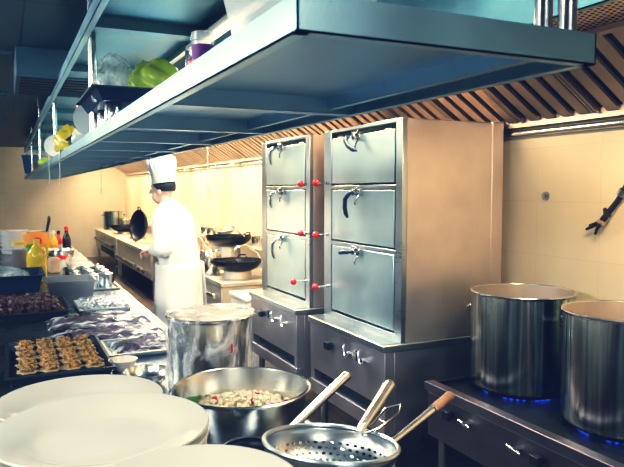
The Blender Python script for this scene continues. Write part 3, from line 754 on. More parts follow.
# lidded canisters on a flat tray
tag(open_tray(.40, .82, 5.36, 6.25, CZ, .015).build('canister_tray', S['steel'], ang=30), 'flat steel tray under the cluster of small lidded steel pots', 'tray')
k0 = None
for n_, (x, y) in enumerate([(.49, 5.55), (.615, 5.53), (.735, 5.56), (.495, 5.80), (.615, 5.82), (.735, 5.80), (.50, 6.08), (.62, 6.10), (.735, 6.06)]):
    lab = 'small lidded steel pot, %s from the left in the %s row' % (ORD[n_ % 3], ['near', 'middle', 'far'][n_//3])
    if k0 is None:
        k0 = thing('condiment_pot', lab, 'pot', (x, y, CZ+.003), 'small lidded steel pots')
        MB().lathe([(.001, 0), (.053, 0), (.056, .004), (.056, .105), (.001, .105)], (0, 0, 0), 28).build('pot_body', S['chrome'], k0, local=True, origin=(0, 0, 0))
        MB().lathe([(.059, .100), (.060, .108), (.035, .118), (.008, .122), (.008, .130), (.011, .136), (.001, .140)], (0, 0, 0), 28).build('lid', S['bowl'], k0, local=True, origin=(0, 0, 0))
    else: dup(k0, (x, y, CZ+.003), lab)
tag(MB().cone((.80, 5.62, CZ+.02), (.835, 5.62, CZ+.16), .007, .009).ball((.797, 5.62, CZ+.022), (.014, .012, .006), 10, 6).build('serving_spoon', S['blackp']), 'dark spoon standing at the right end of the lidded pots', 'spoon')

# blue tub with a clear bag
tb = open_tray(-.35, .25, 5.45, 6.0, CZ, .14, .03, .02).build('blue_tub', S['crate'], ang=30)
tag(tb, 'dark blue plastic tub at the left edge beyond the meat tray', 'tub')
def blob(name, mat, c, r, seed, label, cat, nu=36, nv=24, fold=.10, flat=.0):
    rr = random.Random(seed); ph = [rr.uniform(0, 6) for _ in range(9)]
    m = MB(); vs = []; fs = []
    for i in range(nv+1):
        a = pi*i/nv
        for j in range(nu):
            t = 2*pi*j/nu; d = V((sin(a)*cos(t), sin(a)*sin(t), cos(a)))
            k = 1+fold*(abs(sin(3*d.x+4*d.y+ph[0]))+.7*abs(sin(6*d.y-5*d.z+ph[1]))+.5*abs(sin(11*d.x+9*d.z+ph[2]))+.35*abs(sin(17*d.y+13*d.x+ph[3]))-1.2)
            z = d.z*r[2]*k
            if z < -r[2]*.55: z = -r[2]*.55
            vs.append((c[0]+d.x*r[0]*k, c[1]+d.y*r[1]*k, c[2]+z+r[2]*.55))
    for i in range(nv): fs += [(i*nu+j, (i+1)*nu+j, (i+1)*nu+(j+1) % nu, i*nu+(j+1) % nu) for j in range(nu)]
    return tag(m.add(vs, fs).build(name, mat, ang=70), label, cat)
blob('clear_bag', S['clearbag'], (-.02, 5.72, CZ+.02), (.18, .2, .10), 3, 'crumpled clear plastic bag bulging out of the dark blue tub', 'plastic bag', fold=.16)
tag(MB().ball((.16, 5.62, CZ+.05), (.06, .05, .03), 12, 8, lump=.2, seed=4).build('red_cabbage', S['label']), 'purple vegetable inside the clear bag in the blue tub', 'vegetable')
# oil bottle
ob = thing('oil_bottle', 'large clear bottle of yellow cooking oil behind the blue tub', 'bottle', (.235, 6.12, CZ))
MB().lathe([(.001, 0), (.075, 0), (.085, .01)]+[(.085-.004*(i % 2), .03+.02*i) for i in range(9)]+[(.085, .22), (.075, .26), (.045, .30), (.026, .325), (.024, .34), (.001, .34)], (0, 0, 0), 32).build('bottle_body', S['oil'], ob, local=True, origin=(0, 0, 0))
MB().lathe([(.028, .335), (.028, .37), (.001, .372)], (0, 0, 0), 20).build('cap', S['yellow'], ob, local=True, origin=(0, 0, 0))
MB().tube([(.02, -.02, .31), (.07, -.06, .32), (.09, -.07, .27), (.075, -.05, .22)], .011, 8).build('grip', S['oil'], ob, local=True, origin=(0, 0, 0))
# jar
jr = thing('glass_jar', 'tall jar of brown paste with a yellow lid left of the oil bottle', 'jar', (.115, 7.1, CZ))
MB().lathe([(.001, 0), (.065, 0), (.072, .01), (.072, .22), (.055, .25), (.055, .262)], (0, 0, 0), 32).build('jar_glass', S['glass'], jr, local=True, origin=(0, 0, 0))
MB().lathe([(.001, .004), (.066, .004), (.068, .012), (.068, .2), (.001, .2)], (0, 0, 0), 28).build('paste', S['brown'], jr, local=True, origin=(0, 0, 0))
MB().lathe([(.062, .252), (.063, .285), (.001, .288)], (0, 0, 0), 28).build('lid', S['yellow'], jr, local=True, origin=(0, 0, 0))
# stacked white containers
for (x, y, n, hh, r, w) in ((.09, 8.9, 6, .045, .17, 'taller tub stack at the far left'), (.39, 9.4, 5, .045, .15, 'lower tub stack beside the taller one')):
    p0 = None
    for i in range(n):
        lab = 'white tub, %s from the bottom in the %s' % (ORD[i], w)
        if p0 is None:
            p0 = MB().lathe([(.001, 0), (r*.66, 0), (r*.70, .005), (r*.90, .06), (r*1.03, .066), (r*1.04, .073), (r*.95, .072), (r*.82, .008), (.001, .006)], (0, 0, 0), 36).build('white_tub', S['whitep'], origin=(0, 0, 0)); p0.location = (x, y, CZ)
            tag(p0, lab, 'tub', w)
        else: dup(p0, (x+random.uniform(-.01, .01), y, CZ+i*hh), lab)
# steel bowls
bowl(.515, 7.45, CZ, .16, .16, 'round steel bowl in front of the sauce bottles', name='steel_bowl')
bowl(.25, 7.3, CZ, .12, .12, 'dark-looking steel bowl between the jar and the oil bottle', name='steel_bowl', mat=S['steeld'])
# sauce bottles etc. behind the bowls
def sauce(x, y, h, r, body, cap, label, lab_mat=None):
    t = thing('sauce_bottle', label, 'bottle', (x, y, CZ), 'sauce bottles behind the steel bowl')
    MB().lathe([(.001, 0), (r*.92, 0), (r, .008), (r, h*.55), (r*.8, h*.66), (r*.42, h*.78), (r*.38, h*.9), (.001, h*.9)], (0, 0, 0), 24).build('bottle_body', body, t, local=True, origin=(0, 0, 0))
    MB().lathe([(r*.48, h*.86), (r*.48, h*.99), (.001, h)], (0, 0, 0), 20).build('cap', cap, t, local=True, origin=(0, 0, 0))
    if lab_mat: MB().lathe([(r+.001, h*.12), (r+.001, h*.45)], (0, 0, 0), 24).build('bottle_label', lab_mat, t, local=True, origin=(0, 0, 0))
sauce(.665, 8.4, .36, .05, S['soy'], S['red'], 'dark sauce bottle with a bright red cap, rightmost of the bottles')
sauce(.585, 8.55, .30, .042, S['red'], S['blackp'], 'slim red sauce bottle between the yellow and the red-capped ones', S['whitep'])
sauce(.515, 8.45, .31, .055, S['yellow'], S['whitep'], 'yellow sauce bottle with a white cap', S['orange'])
pp = thing('packet', 'orange and white food packet with a round red emblem beside the white tubs', 'packet', (.30, 8.0, CZ))
def pk(u, v):
    return V((.18+.27*u, 8.0-.03*sin(pi*u)*sin(pi*v), CZ+.0+.30*v+.03*sin(pi*u)*v))
def pk2(u, v):
    return V((.18+.27*u, 8.02+.03*sin(pi*u)*sin(pi*v), CZ+.0+.30*v+.03*sin(pi*u)*v))
MB().grid(pk, 10, 12).grid(pk2, 10, 12).build('packet_body', S['orange'], pp)
MB().lathe([(.001, 0), (.045, 0), (.046, .004)], (0, 0, 0), 24, mat=M4.Rotation(pi/2, 4, 'X')).add([V(p) for p in ((0, 0, 0), (0, 0, 0), (0, 0, 0))], []).build('emblem', S['red'], pp, local=True, origin=(.0, 0, 0)).location = (.02, -.04, .22)
MB().lathe([(.001, 0), (.020, 0), (.021, .004)], (0, 0, 0), 24, mat=M4.Rotation(pi/2, 4, 'X')).build('emblem_centre', S['whitep'], pp, local=True, origin=(0, 0, 0)).location = (.02, -.045, .22)
MB().box((.19, 7.955, CZ+.05), (.44, 7.965, CZ+.12)).build('white_band', S['whitep'], pp)
blob('leaf_vegetables', S['green'], (.24, 7.75, CZ), (.09, .07, .12), 6, 'bunch of green leaves in front of the orange packet', 'vegetables', 20, 14, .2)
tag(MB().box((.36, 6.66, CZ), (.46, 6.76, CZ+.15), mat=M4.Translation((.41, 6.71, CZ)) @ M4.Rotation(.3, 4, 'Z') @ M4.Rotation(.12, 4, 'X') @ M4.Translation((-.41, -6.71, -CZ))).build('paper_packet', S['tan'], bevel=.02), 'tan paper packet right of the oil bottle', 'packet')
cc = thing('jam_cup', 'small clear cup with a red top in front of the steel bowl', 'cup', (.50, 6.95, CZ))
MB().lathe([(.001, 0), (.035, 0), (.045, .11), (.046, .113), (.042, .11), (.032, .005), (.001, .004)], (0, 0, 0), 24).build('cup_body', S['clear'], cc, local=True, origin=(0, 0, 0))
MB().lathe([(.047, .105), (.048, .14), (.001, .145)], (0, 0, 0), 24).build('lid', S['red'], cc, local=True, origin=(0, 0, 0))
bt = thing('utensil_pot', 'steel pot of utensils behind the sauce bottles', 'pot', (.46, 9.0, CZ))
MB().lathe([(.001, 0), (.09, 0), (.092, .005), (.092, .27), (.096, .274), (.088, .272), (.086, .01), (.001, .006)], (0, 0, 0), 28).build('pot_body', S['steel'], bt, local=True, origin=(0, 0, 0))
tag(MB().cone((.43, 9.0, CZ+.03), (.50, 8.98, CZ+.40), .012, .018).ball((.505, 8.98, CZ+.42), (.02, .012, .05), 12, 8).build('dark_ladle', S['bluep']), 'dark ladle handle standing in the utensil pot', 'ladle')

# ------------------------------------------------------------------ things on the hanging shelf
DZ = SZ+.052
ct = thing('clear_container', 'clear plastic container with a lid rim at the near end of the hanging shelf', 'container', (.44, 1.0, DZ))
open_tray(.38, .56, .90, 1.20, DZ, .11, .02, .012).build('container_body', S['clear'], ct, ang=30)
MB().box((.367, .887, DZ+.111), (.573, 1.213, DZ+.119)).build('lid', S['clear'], ct, bevel=.004)
pj = thing('clear_jar', 'clear plastic jar with a purple label behind the clear container', 'jar', (.40, 1.40, DZ))
MB().lathe([(.001, 0), (.022, 0), (.024, .006), (.024, .060), (.026, .061), (.026, .078), (.024, .080), (.001, .080)], (0, 0, 0), 28).build('jar_body', S['clear'], pj, local=True, origin=(0, 0, 0))
MB().lathe([(.0250, .02), (.0250, .052)], (0, 0, 0), 28).build('jar_label', S['label'], pj, local=True, origin=(0, 0, 0))
rb = thing('red_bottle', 'small red bottle with a white cap on the hanging shelf beside the pole', 'bottle', (.45, 1.62, DZ))
MB().lathe([(.001, 0), (.025, 0), (.027, .005), (.027, .06), (.015, .075), (.001, .075)], (0, 0, 0), 20).build('bottle_body', S['red'], rb, local=True, origin=(0, 0, 0))
MB().lathe([(.013, .072), (.014, .095), (.001, .097)], (0, 0, 0), 16).build('cap', S['whitep'], rb, local=True, origin=(0, 0, 0))
# tray on a row of steel cans, with bags
tag(open_tray(.345, .76, 2.80, 3.42, DZ+.112, .055, .035, .015).build('black_tray', S['crate'], ang=30), 'black tray raised on steel cans on the hanging shelf, holding plastic bags', 'tray')
k0 = None
for i, (x, y) in enumerate([(.43, 2.90), (.53, 2.90), (.63, 2.90), (.44, 3.20), (.53, 3.24), (.63, 3.24)]):
    lab = 'steel can under the black shelf tray, %s from the left, %s row' % (ORD[i % 3], ['near', 'far'][i//3])
    if k0 is None:
        k0 = MB().lathe([(.001, 0), (.036, 0), (.038, .004), (.038, .107), (.035, .111), (.001, .111)], (0, 0, 0), 24).build('steel_can', S['chrome'], origin=(0, 0, 0)); k0.location = (x, y, DZ)
        tag(k0, lab, 'can', 'steel cans under the black tray')
    else: dup(k0, (x, y, DZ), lab)
blob('clear_shelf_bag', S['clearbag'], (.45, 3.0, DZ+.122), (.085, .14, .125), 8, 'crumpled clear plastic bag on the left of the black shelf tray', 'plastic bag', fold=.22)
blob('green_shelf_bag', S['greenbag'], (.63, 2.98, DZ+.122), (.11, .14, .115), 9, 'crumpled bright green plastic bag on the black shelf tray', 'plastic bag', fold=.24)
# flask
fk = thing('oil_flask', 'clear glass flask with a red stopper on the hanging shelf left of the black tray', 'bottle', (.40, 3.86, DZ))
MB().lathe([(.001, 0), (.055, 0), (.06, .01), (.05, .06), (.022, .10), (.018, .17), (.026, .18), (.026, .19)], (0, 0, 0), 28).build('flask_body', S['clear'], fk, local=True, origin=(0, 0, 0))
MB().lathe([(.02, .185), (.028, .195), (.028, .215), (.001, .222)], (0, 0, 0), 20).build('stopper', S['red'], fk, local=True, origin=(0, 0, 0))
ys = thing('yellow_bottle', 'small bottle with a yellow cap on the hanging shelf beside the pole', 'bottle', (.47, 3.55, DZ))
MB().lathe([(.001, 0), (.028, 0), (.03, .005), (.03, .17), (.013, .20), (.001, .20)], (0, 0, 0), 20).build('bottle_body', S['clear'], ys, local=True, origin=(0, 0, 0))
MB().lathe([(.016, .195), (.017, .235), (.001, .237)], (0, 0, 0), 16).build('cap', S['yellow'], ys, local=True, origin=(0, 0, 0))
def disc(x, y, z, r, lean, rz, label):
    m = MB().lathe([(.001, 0), (r*.6, .001), (r*.97, .014), (r, .017), (r*.96, .019), (r*.6, .006), (.001, .005)], (0, 0, 0), 40)
    o = m.build('white_plate', S['whitep'], origin=(0, 0, 0)); o.location = (x, y, z); o.rotation_euler = (lean, 0, rz)
    return tag(o, label, 'plate', 'white plates standing on the hanging shelf')
disc(.42, 3.62, DZ+.10, .095, radians(78), radians(10), 'white plate standing on edge beside the flask')
disc(.40, 5.75, DZ+.098, .10, radians(72), radians(-12), 'white plate leaning beyond the yellow bag')
blob('yellow_shelf_bag', S['yellowbag'], (.41, 4.72, DZ), (.085, .16, .10), 12, 'crumpled yellow plastic bag on the hanging shelf with strings below it', 'plastic bag', fold=.26)
tag(open_tray(.37, .62, 4.05, 4.42, DZ, .06, .02, .012).build('dark_tray', S['crate'], ang=30), 'dark rectangular tray on the hanging shelf just past the flask', 'tray')
for i, (y, l_, s_) in enumerate(((4.62, .235, 'right one'), (5.75, .21, 'left one'))):
    tag(MB().tube([(.42, y+.03, DZ+.07), (.36, y+.01, DZ+.065), (.336, y, DZ+.03), (.334, y, DZ-.06), (.338, y+.02, DZ-.14), (.332, y+.01, DZ-l_)], .004, 6).build('hanging_string', S['whitep']), 'white string dangling over the shelf edge, %s of the two' % s_, 'string', 'strings hanging over the shelf edge')
blob('green_packet', S['greenbag'], (.40, 7.4, DZ), (.07, .12, .05), 14, 'small green packet lying on the far part of the hanging shelf', 'packet', 20, 12, .2)
tag(open_tray(.36, .70, 8.3, 9.8, DZ, .07, .02, .012).build('far_tray', S['steeld'], ang=30), 'steel tray on the far part of the hanging shelf', 'tray')
bb = thing('blue_basin', 'blue plastic basin at the far end of the hanging shelf', 'basin', (.36, 11.4, DZ))
MB().lathe([(.001, 0), (.14, 0), (.15, .01), (.19, .27), (.205, .275), (.203, .295), (.185, .29), (.14, .012), (.001, .006)], (0, 0, 0), 36).build('basin_body', S['basin'], bb, local=True, origin=(0, 0, 0))
bb.location.x = .45

# ------------------------------------------------------------------ wok ranges along the right wall
def wok_range(y0, y1, label, bars, rings):
    r = thing('wok_range', label, 'stove', (2.2, (y0+y1)/2, 0), 'wok ranges along the right wall')
    MB().box((1.85, y0, .66), (2.64, y1, .712)).build('range_top', S['rng'], r, bevel=.008)
    MB().box((1.87, y0+.01, .30), (2.62, y1-.01, .66)).build('range_body', S['rng'], r, bevel=.004)
    fp = MB().box((1.858, y0+.02, .40), (1.872, y1-.02, .655)).build('front_panel', S['rng'], r, bevel=.003)
    MB().box((2.58, y0, .712), (2.64, y1, .95)).build('splash_back', S['rng'], r, bevel=.004)
    MB().box((2.47, y0, .95), (2.64, y1, .962)).build('rear_ledge', S['rng'], r, bevel=.003)
    for xx in (1.92, 2.55):
        for yy in (y0+.08, y1-.08): MB().cone((xx, yy, 0), (xx, yy, .30), .025).build('leg', S['rng'], r)
    for (a, b, z) in bars:
        q = MB().cone((1.83, a, z), (1.83, b, z), .017 if y0 < 9 else .034, n=12)
        for t in (a+.05, b-.05): q.cone((1.86, t, z), (1.83, t, z), .01, n=8)
        q.build('control_bar', S['blackp'], fp)
        for t in ((a, (a+b)/2, b) if y0 < 12 else ()): MB().cone((1.835, t-.03, z), (1.835, t+.03, z), .024 if y0 < 9 else .04, n=12).build('bar_knob', S['chrome'], fp)
    for (rx, ry, rz) in rings:          # rz: height of the wok bottom that sits in the ring
        MB().lathe([(.125, .712), (.15, .712), (.14, rz+.018), (.128, rz+.022), (.12, rz+.016), (.125, .712)], (rx, ry, 0), 32).build('wok_ring', S['rng'], r)
        MB().tube([(2.56, ry+.42, .80), (2.50, ry+.42, .92), (2.36, ry+.42, 1.0), (2.25, ry+.42, .98), (2.22, ry+.42, .93)], .014, 10).build('swing_tap', S['chrome'], r)
    return r
wok_range(5.95, 9.2, 'near wok range just past the farther steamer, holding black woks', [(6.1, 6.9, .56), (7.6, 8.4, .56)], [(2.12, 6.25, .765), (2.35, 7.25, .93), (2.16, 8.5, .75)])
wok_range(9.3, 12.4, 'middle wok range behind the chef', [(9.45, 10.1, .40), (10.4, 12.3, .40)], [(2.16, 9.9, .75), (2.16, 12.0, .75)])
wok_range(12.5, 15.6, 'farthest wok range ending near the back wall', [(12.75, 15.3, .52)], [(2.2, 13.6, .735)])
rec = MB().box((1.85, 12.7, .30), (1.857, 14.6, .42)).build('oven_opening', S['dark']); 
# put that recess under the middle range as its part
for o in bpy.data.objects:
    if o.name.startswith('wok_range') and 'farthest' in o.get('label', ''):
        rec.parent = o; rec.location = rec.location-o.location; rec.name = 'fire_door'
def wok(x, y, z, r, label, tilt=(0, 0, 0), hdir=0, two=True):
    t = thing('wok', label, 'wok', (x, y, z), 'black iron woks on the ranges')
    dpt = r*.52; pr = [(.001, -dpt)]+[(r*sin(a), -dpt*cos(a)**1.0) for a in [radians(q) for q in range(8, 91, 8)]]+[(r, 0)]
    MB().lathe(pr, (0, 0, dpt), 48).build('wok_bowl', S['iron'], t, local=True, origin=(0, 0, 0), solid=.004)
    for k in ((0, 1) if two else (0,)):
        a = hdir+k*pi; ca, sa = cos(a), sin(a)
        MB().tube([(ca*(r-.005)-sa*e, sa*(r-.005)+ca*e, dpt-.005) if abs(e) > .045 else (ca*(r+.04)-sa*e, sa*(r+.04)+ca*e, dpt+.02) for e in (-.06, -.05, -.03, .03, .05, .06)], .008, 8).build('ear_handle', S['iron'], t, local=True, origin=(0, 0, 0))
    t.rotation_euler = tilt
    return t
wok(2.12, 6.25, .765, .25, 'black wok on the near range next to the farther steamer', hdir=radians(60))
wok(2.35, 7.25, .93, .27, 'black wok on a ring on the near range, behind the silver pot', hdir=radians(20))
wok(2.2, 13.6, .735, .29, 'black wok on the farthest range beside the steel pot', hdir=radians(160))
wok(2.12, 11.1, .99, .265, 'large dark wok standing up on edge behind the chef', tilt=(radians(82), 0, radians(-73)), hdir=radians(85))
sp_ = thing('silver_pot', 'small shiny steel pot on the near range left of the black wok', 'pot', (1.95, 6.64, .712))
MB().lathe([(.001, 0), (.09, 0), (.115, .03), (.125, .12), (.11, .22), (.105, .245), (.115, .25), (.103, .248), (.095, .22), (.001, .02)], (0, 0, 0), 36).build('pot_body', S['chrome'], sp_, local=True, origin=(0, 0, 0))
tag(MB().cone((1.955, 6.66, .85), (1.99, 6.98, 1.10), .010, .012).ball((1.955, 6.66, .84), (.045, .045, .02), 14, 8).build('wooden_ladle', S['wood']), 'long ladle with a wooden handle resting in the silver pot', 'ladle')
tag(MB().cone((1.93, 7.0, .775), (1.98, 8.3, .93), .012, .013).ball((1.93, 6.99, .765), (.05, .05, .02), 14, 8).build('steel_ladle', S['chrome']), 'long steel ladle slanting across the near range behind the chef', 'ladle')
bs = thing('far_stockpot', 'wide steel stockpot at the far end of the ranges', 'pot', (2.2, 15.1, .712))
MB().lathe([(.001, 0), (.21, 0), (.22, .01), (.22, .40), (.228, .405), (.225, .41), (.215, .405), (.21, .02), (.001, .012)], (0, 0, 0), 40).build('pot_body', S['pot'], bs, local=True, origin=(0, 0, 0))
for k in (0, 1): MB().tube([((.22 if abs(e) > .05 else .265)*(1-2*k), e, .33) for e in (-.07, -.06, -.03, .03, .06, .07)], .009, 8).build('pot_handle', S['blackp'], bs, local=True, origin=(0, 0, 0))
# hanging strainer and condiment pots at the back of the near range
ladle('wire_strainer', 'round wire strainer held up behind the near wok', (2.40, 7.55, 1.13), .13, .07, (radians(10), radians(-8)), S['basketm'], S['steel'], (2.50, 7.48, 1.13), (2.58, 7.2, 1.02), .01)
k0 = None
for i, (x, y) in enumerate([(2.55, 6.2), (2.55, 6.5), (2.55, 6.8), (2.55, 8.3), (2.55, 8.6), (2.55, 8.9)]):
    lab = 'steel seasoning tin on the near range rear ledge, %s from the right' % ORD[i]
    if k0 is None:
        k0 = thing('seasoning_tin', lab, 'tin', (x, y, .962), 'seasoning tins on the rear ledge')
        MB().lathe([(.001, 0), (.065, 0), (.068, .005), (.068, .12), (.071, .122), (.066, .12), (.064, .008), (.001, .006)], (0, 0, 0), 28).build('tin_body', S['chrome'], k0, local=True, origin=(0, 0, 0))
        MB().lathe([(.001, .10), (.064, .10), (.064, .095)], (0, 0, 0), 24).build('seasoning', S['tan'], k0, local=True, origin=(0, 0, 0))
    else: dup(k0, (x, y, .962), lab)
# white side cabinet end below the near range, and utensil rods hanging from the hood
wc = thing('white_bin', 'white square bin on the floor between the near range and the farther steamer', 'bin', (2.0, 5.45, 0))
MB().box((1.86, 5.25, 0), (2.2, 5.7, .63)).build('bin_body', S['whitep'], wc, bevel=.015)
MB().box((1.85, 5.24, .63), (2.21, 5.71, .665)).build('lid', S['whitep'], wc, bevel=.01)
for i, (x, y, z0, z1, w) in enumerate(((2.3, 7.9, 1.50, 2.31, 'near the steamers'), (1.9, 14.7, 1.50, 2.33, 'near the far end'))):
    t = thing('hanging_rod', 'thin rod with a grip hanging from the hood '+w, 'rod', (x, y, z0), 'rods hanging from the hood')
    MB().cone((x, y, z0+.12), (x, y, z1), .006, n=8).build('rod', S['steel'], t)
    MB().cone((x, y, z0), (x, y, z0+.14), .014, .017, n=12).build('grip', S['tan'], t)

# ------------------------------------------------------------------ the chef
CHX, CHY = 1.345, 5.45
hdg = radians(146)                                      # faces the prep counter, slightly away from the camera
Rz = M4.Rotation(hdg, 4, 'Z')
def W(p): return Rz @ V(p)                              # local: +x is forward, +y is the chef's left
def capsule(m, a, b, ra, rb, n=16):
    a, b = V(a), V(b); m.cone(a, b, ra, rb, n); m.ball(a, ra, n, 10); m.ball(b, rb, n, 10)
def chain(m, pts):
    for (p, r), (q, s) in zip(pts, pts[1:]): capsule(m, p, q, r, s)
def remeshed(m, name, mat, parent, vox, smooth=6):
    o = m.build(name, mat, parent, local=True, origin=(0, 0, 0))
    md = o.modifiers.new('join', 'REMESH'); md.mode = 'VOXEL'; md.voxel_size = vox; md.use_smooth_shade = True
    sm = o.modifiers.new('soft', 'SMOOTH'); sm.iterations = smooth; sm.factor = .5
    dg = bpy.context.evaluated_depsgraph_get(); dg.update()
    me = bpy.data.meshes.new_from_object(o.evaluated_get(dg))
    o.modifiers.clear(); o.data = me; me.shade_smooth()
    return o
ch = thing('person', 'person in a tall white chef hat and white jacket walking between counter and ranges', 'person', (CHX, CHY, 0))
ch.rotation_euler.z = hdg
# joints
pel = V((0, 0, .93)); chest = V((.07, 0, 1.30)); neck = V((.11, 0, 1.46)); hc = V((.165, 0, 1.60))
J = {}
for s, n in ((1, 'l'), (-1, 'r')):
    f = .16 if s > 0 else -.13
    J['hip'+n] = V((0, .09*s, .90)); J['knee'+n] = V((f*.55+.05, .10*s, .49)); J['ank'+n] = V((f-.02, .10*s, .085))
    J['sh'+n] = V((.08, .20*s, 1.385)); 
    J['el'+n] = V((.06 if s > 0 else .02, .275*s, 1.12)); J['wr'+n] = V((.225, .07*s, 1.10))
b = MB()
chain(b, [(pel, .135), (V((.03, 0, 1.10)), .125), (chest, .14), (V((.09, 0, 1.40)), .10)])
capsule(b, J['shl'], J['shr'], .06, .06); capsule(b, J['hipl'], J['hipr'], .10, .10)
chain(b, [(V((.09, 0, 1.40)), .07), (neck, .056), (hc-V((.02, 0, .05)), .055)])
# head: cranium, jaw, nose, ears, brow
b.ball(hc+V((-.012, 0, .03)), (.098, .076, .098), 24, 16); b.ball(hc+V((.022, 0, -.045)), (.062, .056, .075), 20, 14)
b.ball(hc+V((.045, 0, -.092)), (.028, .030, .022), 12, 8)
b.cone(hc+V((.086, 0, .015)), hc+V((.105, 0, -.022)), .008, .014, 10); b.ball(hc+V((.103, 0, -.025)), (.014, .016, .011), 10, 8)
b.ball(hc+V((.078, 0, .033)), (.018, .05, .010), 12, 8); b.ball(hc+V((.078, 0, -.062)), (.014, .024, .006), 10, 6); b.ball(hc+V((.076, 0, -.074)), (.013, .022, .007), 10, 6)
for s in (1, -1): b.ball(hc+V((-.012, .078*s, -.008)), (.022, .010, .034), 12, 8)
for n, s in (('l', 1), ('r', -1)):
    chain(b, [(J['sh'+n], .055), (J['el'+n], .041), (J['wr'+n], .027)])
    chain(b, [(J['hip'+n], .088), (J['knee'+n], .056), (J['ank'+n], .04)])
    w = J['wr'+n]; d = V((.95, -.12*s, -.25)).normalized(); side = V((.1, -s, 0)).normalized(); dn_ = V((-.2, 0, -1)).normalized()
    palm = w+d*.05
    for e in (-.026, -.009, .009, .026): capsule(b, w+d*.012+side*e*.7, w+d*.09+side*e, .0145, .0125, 10)
    for e, ln in ((.029, .062), (.010, .074), (-.010, .068), (-.029, .052)):
        p0 = w+d*.09+side*e; p1 = p0+(d*.8+dn_*.45)*ln*.5; p2 = p1+(d*.35+dn_*.9)*ln*.35; p3 = p2+(dn_*.9-d*.2)*ln*.28
        chain(b, [(p0, .0100), (p1, .0092), (p2, .0086), (p3, .0075)])
    t0 = w+d*.03+side*.026; t1 = t0+(d*.6+side*.75)*.036; t2 = t1+(d*.85+side*.2+dn_*.3)*.032
    chain(b, [(t0, .0135), (t1, .0115), (t2, .0095)])
    ft = J['ank'+n]; capsule(b, ft+V((-.03, 0, -.045)), ft+V((.12, 0, -.058)), .032, .022)
remeshed(b, 'body', S['skin'], ch, .0065, 4)
for s in (1, -1): MB().ball(hc+V((.078, .031*s, .012)), (.012, .014, .010), 12, 8).build('eye', S['whitep'], ch, local=True, origin=(0, 0, 0))
for s in (1, -1):
    ey = MB(); ey.ball(hc+V((.0885, .031*s, .011)), (.004, .006, .006), 10, 6); ey.cone(hc+V((.088, .012*s, .034)), hc+V((.078, .052*s, .036)), .005, .003, 8)
    ey.build('eyebrow', S['hair'], ch, local=True, origin=(0, 0, 0))
hr = MB()
def hairp(u, v):
    a = 2*pi*u; t = v*1.75
    if True:
        front = max(0, cos(a)); t = v*(1.95-.85*front)
    d = V((sin(t)*cos(a), sin(t)*sin(a), cos(t)))
    return hc+V((-.014, 0, .03))+V((d.x*.106, d.y*.084, d.z*.106))
hr.grid(hairp, 40, 16); hr.build('hair', S['hair'], ch, local=True, origin=(0, 0, 0), solid=.01)
# jacket, apron, trousers, shoes, hat
j = MB()
chain(j, [(V((0, 0, .78)), .165), (pel, .168), (V((.03, 0, 1.10)), .168), (chest, .185), (V((.09, 0, 1.40)), .12)])
for s in (1, -1): chain(j, [(V((.0, .055*s, .60)), .165), (V((.0, .055*s, .92)), .15), (V((.05, .08*s, 1.22)), .15), (V((.075, .10*s, 1.34)), .10)])
capsule(j, J['shl'], J['shr'], .082, .082)
for n in 'lr': chain(j, [(J['sh'+n], .083), (J['el'+n], .070), (J['wr'+n]+(J['el'+n]-J['wr'+n])*.12, .052)])
chain(j, [(V((.095, 0, 1.42)), .082), (V((.112, 0, 1.475)), .066)])
jk = remeshed(j, 'jacket', S['cloth'], ch, .011, 5)
ap = MB()
def apr(u, v):
    a = radians(-150+300*u); r0 = .205+.03*v+.012*sin(13*u*pi)*v
    return V((.01+.05*v*0+r0*cos(a)*.98, (r0+.02)*sin(a), .98-.62*v))
ap.grid(apr, 44, 20); ap.build('apron', S['cloth'], ch, local=True, origin=(0, 0, 0), solid=.004)
tr = MB()
for n in 'lr': chain(tr, [(J['hip'+n], .112), (J['knee'+n], .085), (J['ank'+n]+V((0, 0, .04)), .07)])
remeshed(tr, 'trousers', S['trouser'], ch, .012, 4)
for n in 'lr':
    a = J['ank'+n]; sh = MB(); capsule(sh, a+V((-.04, 0, -.041)), a+V((.13, 0, -.047)), .044, .036); capsule(sh, a+V((-.03, 0, -.03)), a+V((-.01, 0, .02)), .046, .048)
    sh.box((a.x-.085, a.y-.04, .0), (a.x+.165, a.y+.04, .022)); remeshed(sh, 'shoe', S['shoe'], ch, .007, 4)
ht = MB()
hb = hc+V((-.022, 0, .075)); tl = M4.Rotation(radians(8), 4, 'Y')
ht.lathe([(.097, -.015), (.1, -.01), (.104, .07), (.112, .10), (.122, .15), (.118, .19), (.09, .205), (.001, .21)], hb, 64, mat=tl, wob=lambda t, r, z: .004*sin(18*t)*(z > .08)*(r > .02))
ht.build('hat', S['cloth'], ch, local=True, origin=(0, 0, 0), solid=.003)

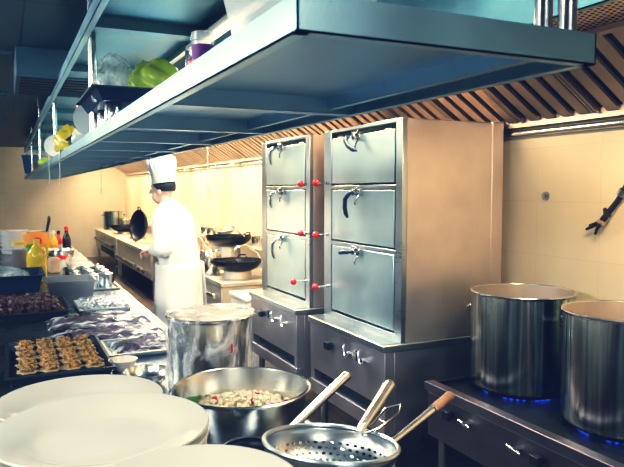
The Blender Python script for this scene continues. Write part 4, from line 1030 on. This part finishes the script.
# ------------------------------------------------------------------ light
def area(name, loc, rot, sx, sy, col, pw, spread=180):
    l = bpy.data.lights.new(name, 'AREA'); l.shape = 'RECTANGLE'; l.size = sx; l.size_y = sy; l.color = col; l.energy = pw; l.spread = radians(spread)
    o = bpy.data.objects.new(name, l); C.objects.link(o); o.location = loc; o.rotation_euler = rot; return o
WARM = (1, .77, .48)
for i, pw in enumerate((50, 24, 80, 105, 105, 95, 85, 50)):
    area('hood_light', (1.79, 1.3+2.0*i, 2.29), (0, radians(-28), 0), .14, .6, WARM, pw)
COOL = (.90, .96, 1)
for (x, y, pw) in ((-.9, .9, 34), (-1.5, 10, 16), (.5, -.9, 30)):  # the last one is added behind the camera to brighten the front wall
    area('overhead_fill_light', (x, y, 2.54), (0, radians(10), 0), .6, .6, COOL, pw)
for (y, pw) in ((1.6, 30), (4.2, 52), (7.2, 42)):  # lamps added out of view at left to brighten shelf edge and steamer doors
    area('overhead_fill_light', (-2.0, y, 2.35), (0, radians(-62), 0), .5, 1.2, COOL, pw)
area('overhead_fill_light', (1.22, 1.6, 2.54), (0, 0, 0), .25, 1.2, (.9, .97, 1), 14)
area('overhead_fill_light', (1.22, 4.3, 2.54), (0, 0, 0), .25, 1.6, (.9, .97, 1), 70)
area('overhead_fill_light', (.9, 14.3, 2.54), (radians(30), 0, 0), 1.2, .3, (1, .86, .62), 16)  # lamp added to brighten the back wall
area('overhead_fill_light', (1.22, 12.0, 2.54), (0, 0, 0), .25, 2.4, (1, .9, .72), 40)  # lamp added to brighten the far range fronts
area('overhead_fill_light', (1.22, 7.5, 2.54), (0, 0, 0), .25, 1.6, (1, .93, .8), 38)
w = bpy.data.worlds.new('world'); bpy.context.scene.world = w; w.use_nodes = True
w.node_tree.nodes['Background'].inputs[0].default_value = (.04, .07, .12, 1); w.node_tree.nodes['Background'].inputs[1].default_value = .3

# ------------------------------------------------------------------ film response (global colour management)
vs = bpy.context.scene.view_settings
vs.view_transform = 'Standard'; vs.look = 'None'; vs.exposure = 0.35; vs.gamma = 1.0
vs.use_curve_mapping = True
cm = vs.curve_mapping
def curve(ci, pts):
    c = cm.curves[ci]
    while len(c.points) > 2: c.points.remove(c.points[1])
    c.points[0].location = pts[0]; c.points[-1].location = pts[-1]
    for p in pts[1:-1]: c.points.new(*p)
cm.white_level = (1.7, 1.7, 1.7)
X_ = lambda pts: [(x/1.7, y) for x, y in pts]
curve(0, X_([(0, .003), (.06, .020), (.2, .105), (.5, .42), (.9, .79), (1.3, .95), (1.7, 1)]))
curve(1, X_([(0, .005), (.06, .029), (.2, .125), (.5, .41), (.9, .735), (1.3, .88), (1.7, .96)]))
curve(2, X_([(0, .017), (.06, .044), (.2, .143), (.5, .375), (.9, .59), (1.3, .70), (1.7, .79)]))
cm.update()
